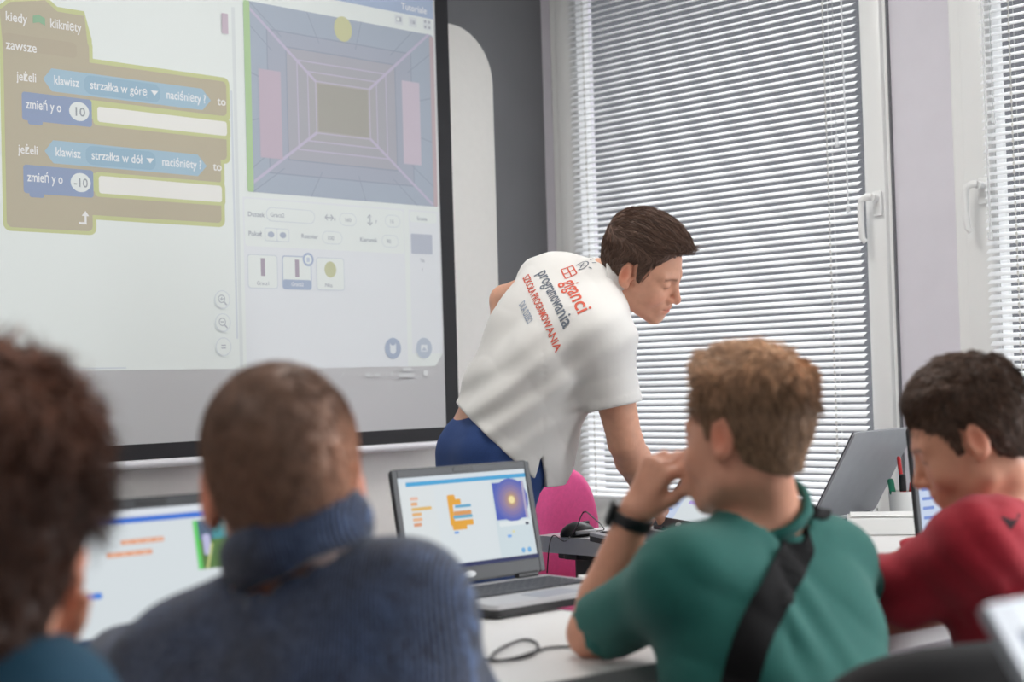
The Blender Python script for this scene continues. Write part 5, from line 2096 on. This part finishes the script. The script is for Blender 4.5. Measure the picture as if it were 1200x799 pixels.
# ---- the boy in the green T-shirt, his hand at his mouth
def build_green():
    H = Head(at(874, 510, 2.10), V3(-0.72, 0.69, -0.06), V3(0.03, 0.02, 1.0), 0.90, True)
    J = {'SL': at(800, 680, 2.03), 'SR': at(972, 662, 2.22), 'N': at(898, 602, 2.135)}
    J['EL'], J['WL'] = at(694, 742, 2.225), at(744, 600, 2.19)
    J['ER'] = at(1010, 800, 2.30); J['WR'] = V3(0.30, 2.52, TZ + 0.035)
    J['ER'] = V3(0.52, 2.40, TZ + 0.06)
    mouth = H.W(V3(-0.004, 0.100, -0.070))
    dW = at(772, 548, 2.17) - J['WL']
    J['handL'] = hand_fn(J['WL'], dW, V3(-0.65, -0.55, 0.35), 0.88, (0.95, 1.0, 1.1, 1.1), side=1, thumb=0.5, thumb_curl=0.5)
    J['handR'] = hand_fn(J['WR'], V3(-0.7, 0.5, -0.1), V3(0, 0, 1), 0.85, (0.3, 0.3, 0.35, 0.4), side=-1)
    def th(q):
        top = np.clip((q[:, 2] - 0.050) / 0.035, 0, 1)
        fr = np.clip((q[:, 1] + 0.01) / 0.09, 0, 1)
        back = np.clip((-q[:, 1] - 0.03) / 0.05, 0, 1)
        return 0.002 + 0.006 * np.clip((q[:, 2] + 0.03) / 0.09, 0, 1) + top * (0.012 + 0.006 * fr + 0.004 * noise3(q, 50, 3)) + 0.002 * noise3(q, 80, 6)
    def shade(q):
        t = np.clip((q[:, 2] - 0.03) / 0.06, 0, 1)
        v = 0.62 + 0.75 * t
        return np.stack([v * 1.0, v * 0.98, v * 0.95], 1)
    def topw(q, r):
        return (q[:, 2] > 0.055)
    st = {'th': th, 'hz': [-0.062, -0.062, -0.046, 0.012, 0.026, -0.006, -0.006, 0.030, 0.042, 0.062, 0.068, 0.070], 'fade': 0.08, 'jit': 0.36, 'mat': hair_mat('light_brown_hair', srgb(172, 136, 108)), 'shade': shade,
          'strands': [
              {'n': 2600, 'len': const(0.020), 'w': 0.0009, 'flow': flow_crown(), 'lift': const(0.001), 'cv': 0.3},
              {'n': 2400, 'len': const(0.034), 'w': 0.0011, 'flow': flow_crown((0.25, 0.8, 0.9)), 'lift': lambda q: 0.010 + 0.006 * np.clip(q[:, 1] / 0.08, 0, 1), 'where': topw, 'cv': 0.4}]}
    def fold(P):
        d = folds(P, V3(0.5, 0.2, 0.8), 38, 0.005, 41)
        t = unit(V3(0.45, 0.1, -0.9))
        w = np.cross(t, V3(0.3, -0.95, 0)); w = unit(w)
        s_ = (P - at(960, 700, 2.15)) @ w
        return d - 0.008 * np.cos(s_ * 120 + 2 * noise3(P, 6, 2)) * np.clip(noise3(P, 5, 44) + 0.5, 0, 1) * (P[:, 0] > at(900, 700, 2.1)[0])
    cfg = dict(label='boy in green T-shirt with black shoulder strap, watch wrist and hand at his mouth', J=J, head=H, z=0.86, pel=V3(0.365, 2.00, 0.53), fwd=(-0.57, 0.82), seat=0.46,
               sleeve={'L': 0.84, 'R': 0.9}, sl_r=(0.056, 0.051), fold=fold, topname='t_shirt', topmat=M_TEE, hair=st, pad=0.010, fat=0.88)
    R, p, J, H, to, tv = boy(cfg)
    bv = BVHTree.FromPolygons([tuple(v) for v in tv[0]], [tuple(f) for f in tv[1].tolist()])
    # shoulder strap lying on the back and over the shoulder
    def hit(px, py):
        d = _f + (px - 600) / FPX * _r + (399.5 - py) / FPX * _u
        h = bv.ray_cast(Vector(CAMO), Vector(d).normalized())
        return np.array(h[0])
    path = spline([hit(838, 985), hit(850, 900), hit(868, 795), hit(885, 740), hit(911, 690), hit(930, 650), hit(942, 622), at(950, 602, 2.16), at(956, 612, 2.23), at(950, 660, 2.29), at(932, 720, 2.31)], 8)
    cs, ns = [], []
    for q in path:
        h = bv.find_nearest(Vector(q))
        n_ = np.array(h[1])
        if n_ @ (np.array(q) - np.array(h[0])) < 0 and False:
            n_ = -n_
        cs.append(np.array(h[0]) + n_ * 0.003); ns.append(n_)
    cs, ns = np.array(cs), np.array(ns)
    for _ in range(3):
        cs[1:-1] = (cs[:-2] + 2 * cs[1:-1] + cs[2:]) / 4
        ns[1:-1] = (ns[:-2] + 2 * ns[1:-1] + ns[2:]) / 4
    ns /= np.linalg.norm(ns, axis=1)[:, None]
    T = np.gradient(cs, axis=0); T /= np.linalg.norm(T, axis=1)[:, None]
    Bn = np.cross(T, ns); Bn /= np.linalg.norm(Bn, axis=1)[:, None]
    vs, fs = [], []
    nW = 4
    for i in range(len(cs)):
        top_, bot_ = [], []
        for k in range(nW + 1):
            q = cs[i] + Bn[i] * (k / nW - 0.5) * 0.046
            h = bv.find_nearest(Vector(q))
            q2 = np.array(h[0]) + np.array(h[1]) * 0.004
            if np.linalg.norm(q2 - q) > 0.02:
                q2 = q
            top_.append(q2 + np.array(h[1]) * 0.0022); bot_.append(q2 - np.array(h[1]) * 0.001)
        vs += top_ + bot_[::-1]
    L = 2 * (nW + 1)
    for i in range(len(cs) - 1):
        for k in range(L):
            k2 = (k + 1) % L
            fs.append((i * L + k, i * L + k2, (i + 1) * L + k2, (i + 1) * L + k))
    fs.append(tuple(range(L))[::-1]); fs.append(tuple((len(cs) - 1) * L + k for k in range(L)))
    so = put('shoulder_strap', vs, fs, M_STRAP, R, smooth=False, world=True)
    # watch on the raised wrist
    ax = unit(J['WL'] - J['EL'])
    wc = J['WL'] - ax * 0.012
    def band(P):
        q = P - wc
        h = q @ ax
        rr = np.linalg.norm(q - h[:, None] * ax, axis=1)
        return np.maximum(np.abs(rr - 0.0285) - 0.0025, np.abs(h) - 0.0095)
    bo = putskin('wristwatch', skin(band, wc - 0.06, wc + 0.06, 0.0028), M_WATCH, R, None, 1)
    outd = unit(np.cross(ax, V3(0.3, 0.9, 0.2)))
    outd = unit(V3(-0.9, -0.1, 0.45) - ax * (V3(-0.9, -0.1, 0.45) @ ax))
    sd = np.cross(ax, outd)
    Mw = Matrix(((sd[0], ax[0], outd[0], 0), (sd[1], ax[1], outd[1], 0), (sd[2], ax[2], outd[2], 0), (0, 0, 0, 1)))
    mb_ = MB().box((0, 0, 0.0325), (0.026, 0.036, 0.009), 0.004)
    mb_.v = [tuple(np.array(Mw.to_3x3() @ Vector(v)) + wc) for v in mb_.v]
    putmb('watch_case', mb_, M_WATCH, bo, smooth='auto', world=True)
    return R


# ---- the boy in the red long-sleeved top
def build_red():
    H = Head(at(1136, 512, 2.35), V3(-0.87, 0.27, -0.42), V3(-0.36, 0.08, 1.0), 0.91, True)
    J = {'SL': at(1146, 640, 2.27), 'SR': at(1240, 620, 2.52), 'N': at(1190, 590, 2.40)}
    J['EL'], J['WL'] = at(1062, 690, 2.36), V3(0.50, 2.60, TZ + 0.045)
    J['EL'][2] = max(J['EL'][2], TZ + 0.058)
    J['ER'], J['WR'] = V3(0.83, 2.78, TZ + 0.07), V3(0.70, 2.83, TZ + 0.045)
    J['handL'] = hand_fn(J['WL'], J['WL'] - J['EL'] + V3(0, 0.1, 0), V3(0, 0, 1), 0.85, (0.3, 0.3, 0.35, 0.4), side=1)
    J['handR'] = hand_fn(J['WR'], V3(-0.7, 0.5, -0.1), V3(0, 0, 1), 0.85, (0.3, 0.3, 0.35, 0.4), side=-1)
    def th(q):
        top = np.clip((q[:, 2] - 0.045) / 0.04, 0, 1)
        fr = np.clip((q[:, 1]) / 0.09, 0, 1)
        return 0.006 + top * (0.013 - 0.004 * fr + 0.005 * noise3(q, 42, 3)) + 0.003 * noise3(q, 75, 6)
    hz = [-0.066, -0.066, -0.050, 0.005, 0.022, -0.018, -0.018, 0.030, 0.038, 0.054, 0.060, 0.062]
    topw = lambda q, r: q[:, 2] > 0.045
    st = {'th': th, 'hz': hz, 'fade': 0.06, 'jit': 0.4, 'mat': hair_mat('very_dark_brown_hair', srgb(90, 68, 56)),
          'strands': [{'n': 2600, 'len': const(0.022), 'w': 0.001, 'flow': flow_crown(), 'lift': const(0.002), 'cv': 0.35},
                      {'n': 1800, 'len': const(0.030), 'w': 0.0012, 'flow': flow_crown((0.1, 1.0, 0.25)), 'lift': const(0.007), 'where': topw, 'cv': 0.4}]}
    def fold(P):
        return folds(P, unit(at(1150, 600, 2.3) - at(1060, 690, 2.35)), 60, 0.0045, 51) + folds(P, V3(0.4, 0.2, 0.9), 45, 0.003, 55)
    cfg = dict(label='boy in red long-sleeved top with dark hair looking down at a laptop, at the right', J=J, head=H, z=0.86, pel=V3(0.86, 2.38, 0.53), fwd=(-0.75, 0.66), seat=0.46,
               sleeve={'L': 1.9, 'R': 1.9}, sl_r=(0.060, 0.054), fold=fold, topname='long_sleeved_top', topmat=M_RED, hair=st, fat=0.92)
    R, p, J, H, to, tv = boy(cfg)
    bv = BVHTree.FromPolygons([tuple(v) for v in tv[0]], [tuple(f) for f in tv[1].tolist()])
    # small dark printed mark on the back
    vs, fs = [], []
    mark = [(1172, 606), (1196, 602), (1191, 612), (1184, 621)]
    for x, y in mark:
        d = _f + (x - 600) / FPX * _r + (399.5 - y) / FPX * _u
        h = bv.ray_cast(Vector(CAMO), Vector(d).normalized())
        vs.append(np.array(h[0]) + np.array(h[1]) * 0.001 if h[0] else at(x, y, 2.3))
    put('printed_mark', vs, [tuple(range(len(vs)))], mat('dark_print', srgb(50, 16, 26), 0.8), to, world=True)
    return R


# ---- the boy in the navy roll-neck sweater
def build_sweater():
    H = Head(at(331, 566, 1.60), V3(-0.22, 0.97, -0.10), V3(-0.10, 0.06, 1.0), 0.985, True)
    J = {'SL': at(212, 792, 1.66), 'SR': at(466, 722, 1.56), 'N': at(338, 682, 1.585)}
    J['EL'], J['WL'] = V3(-0.47, 1.86, TZ + 0.06), V3(-0.46, 2.04, TZ + 0.045)
    J['ER'], J['WR'] = V3(-0.055, 1.74, TZ - 0.03), V3(-0.17, 1.98, TZ + 0.045)
    J['handL'] = hand_fn(J['WL'], V3(0.2, 1, -0.15), V3(0, 0, 1), 0.85, (0.3, 0.3, 0.35, 0.4), side=1)
    J['handR'] = hand_fn(J['WR'], V3(-0.4, 1, -0.15), V3(0, 0, 1), 0.85, (0.3, 0.3, 0.35, 0.4), side=-1)
    def th(q):
        return 0.0045 + 0.004 * np.clip((q[:, 2] - 0.03) / 0.05, 0, 1) + 0.0008 * noise3(q, 90, 6)
    hz = [-0.082, -0.080, -0.060, 0.000, 0.020, -0.012, -0.012, 0.030, 0.040, 0.058, 0.064, 0.066]
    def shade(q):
        # paler towards the nape and the right side
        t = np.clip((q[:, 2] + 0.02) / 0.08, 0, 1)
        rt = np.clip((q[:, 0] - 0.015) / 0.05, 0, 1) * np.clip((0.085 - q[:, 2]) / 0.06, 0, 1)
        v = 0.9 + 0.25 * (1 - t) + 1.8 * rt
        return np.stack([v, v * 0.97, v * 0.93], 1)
    st = {'th': th, 'hz': hz, 'fade': 0.05, 'jit': 0.3, 'mat': hair_mat('cropped_brown_hair', srgb(134, 104, 88)), 'shade': shade,
          'strands': [{'n': 6500, 'len': const(0.010), 'w': 0.0006, 'flow': flow_crown(), 'lift': const(0.003), 'cv': 0.3}]}
    def fold(P):
        return 0.004 * noise3(P, 12, 61) + folds(P, V3(0.5, 0.2, 0.8), 30, 0.004, 61)
    cfg = dict(label='boy with cropped hair in a flecked navy knitted roll-neck sweater, seen from behind', J=J, head=H, z=0.88, pel=V3(-0.19, 1.44, 0.53), fwd=(-0.35, 0.94), seat=0.46,
               sleeve={'L': 1.9, 'R': 1.9}, sl_r=(0.068, 0.062), fold=fold, topname='knitted_sweater', topmat=M_KNIT, hair=st, pad=0.020, nk=0.060, band=False, fat=0.98)
    R, p, J, H, to, tv = build = boy(cfg)
    # wide rolled collar, higher at the right
    c0 = at(348, 634, 1.578)
    ax = unit(V3(-0.36, 0.10, 0.94))
    def roll(P):
        q = P - c0
        h = q @ ax
        rv = q - h[:, None] * ax
        rr = np.linalg.norm(rv, axis=1)
        tz = 0.0035 * noise3(P, 30, 71)
        a = np.sqrt(((rr - 0.067) / 0.80) ** 2 + (h / 1.45) ** 2) - 0.0205
        return a + tz
    putskin('rolled_collar', skin(roll, c0 - 0.14, c0 + 0.14, 0.0055), M_KNIT, R, None, 1)
    def under(P):
        q = P - (at(356, 650, 1.58))
        a2 = unit(V3(0.15, 0.1, 1))
        h = q @ a2
        rr = np.linalg.norm(q - h[:, None] * a2, axis=1)
        return np.maximum(np.abs(rr - 0.066) - 0.003, np.abs(h - 0.006) - 0.016)
    putskin('shirt_collar', skin(under, J['N'] - 0.12, J['N'] + 0.16, 0.005), M_UNDER, R, None, 1)
    return R


# ---- the boy at the left edge
def build_left():
    H = Head(at(-24, 624, 1.28), V3(-0.30, 0.94, -0.12), V3(0.02, 0.1, 1.0), 1.0, True)
    J = {'SL': at(-190, 880, 1.30), 'SR': at(26, 846, 1.24), 'N': at(-20, 796, 1.25)}
    J['EL'], J['WL'] = V3(-0.62, 1.50, TZ - 0.02), V3(-0.54, 1.68, TZ + 0.05)
    J['WR'] = at(30, 800, 1.43); J['ER'] = V3(-0.40, 1.49, 0.73)
    J['ER'] = at(78, 1000, 1.42)
    J['handR'] = hand_fn(J['WR'], at(52, 728, 1.44) - J['WR'], V3(0.3, 0.9, 0.1), 0.85, (0.5, 0.6, 0.7, 0.8), side=-1)
    J['handL'] = hand_fn(J['WL'], V3(0.2, 1, -0.15), V3(0, 0, 1), 0.85, (0.3, 0.3, 0.35, 0.4), side=1)
    def th(q):
        top = np.clip((q[:, 2] - 0.045) / 0.04, 0, 1)
        rt = np.clip((q[:, 0] + 0.06) / 0.12, 0, 1)
        return 0.012 + top * (0.014 + 0.010 * (1 - rt) + 0.006 * noise3(q, 38, 3)) + 0.003 * noise3(q, 70, 6)
    hz = [-0.120, -0.115, -0.085, -0.020, 0.020, -0.030, -0.030, 0.030, 0.038, 0.054, 0.060, 0.062]
    topw = lambda q, r: (q[:, 2] > 0.05)
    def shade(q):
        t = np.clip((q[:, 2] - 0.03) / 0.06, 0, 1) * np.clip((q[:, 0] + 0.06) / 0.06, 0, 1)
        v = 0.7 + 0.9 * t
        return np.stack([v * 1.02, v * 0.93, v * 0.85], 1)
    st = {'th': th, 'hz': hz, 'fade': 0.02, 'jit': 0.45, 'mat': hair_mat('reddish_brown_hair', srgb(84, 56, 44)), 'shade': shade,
          'strands': [{'n': 2600, 'len': const(0.026), 'w': 0.001, 'flow': flow_crown(), 'lift': const(0.002), 'cv': 0.35},
                      {'n': 1900, 'len': const(0.060), 'w': 0.0011, 'flow': flow_crown((0.9, 0.5, 0.9)), 'lift': const(0.024), 'where': lambda q, r: (q[:, 2] > 0.05) & (q[:, 0] > -0.01), 'cv': 0.45}]}
    cfg = dict(label='boy with tousled reddish-brown hair and teal top at the left photo edge', J=J, head=H, z=0.88, pel=V3(-0.40, 1.12, 0.53), fwd=(-0.3, 0.95), seat=0.46,
               sleeve={'L': 1.85, 'R': 1.85}, sl_r=(0.058, 0.052), fat=0.9, fold=lambda P: folds(P, V3(0.5, 0.2, 0.8), 40, 0.004, 81), topname='long_sleeved_top', topmat=M_TEAL, hair=st)
    return boy(cfg)[0]


build_green()
build_red()
build_sweater()
build_left()

# chairs under the boys (black, the green-shirted boy's back shows at the lower edge)
chair('black swivel chair with a curved back at the lower right, behind the green-shirted boy', V3(0.44, 1.90, 0), heading(-0.28, 0.96), M_BLKFAB, 0.44, 0.665, 0.155, wb=0.21, wt=0.20, group='black swivel chairs')
chair('black swivel chair under the boy in red', V3(0.88, 2.36, 0), heading(-0.93, 0.36), M_BLKFAB, 0.44, 0.55, 0.10, group='black swivel chairs')
chair('black swivel chair under the boy in the navy sweater', V3(-0.19, 1.42, 0), heading(-0.35, 0.94), M_BLKFAB, 0.44, 0.55, 0.10, group='black swivel chairs')
chair('black swivel chair under the boy at the left photo edge', V3(-0.40, 1.08, 0), heading(-0.3, 0.95), M_BLKFAB, 0.44, 0.55, 0.10, group='black swivel chairs')
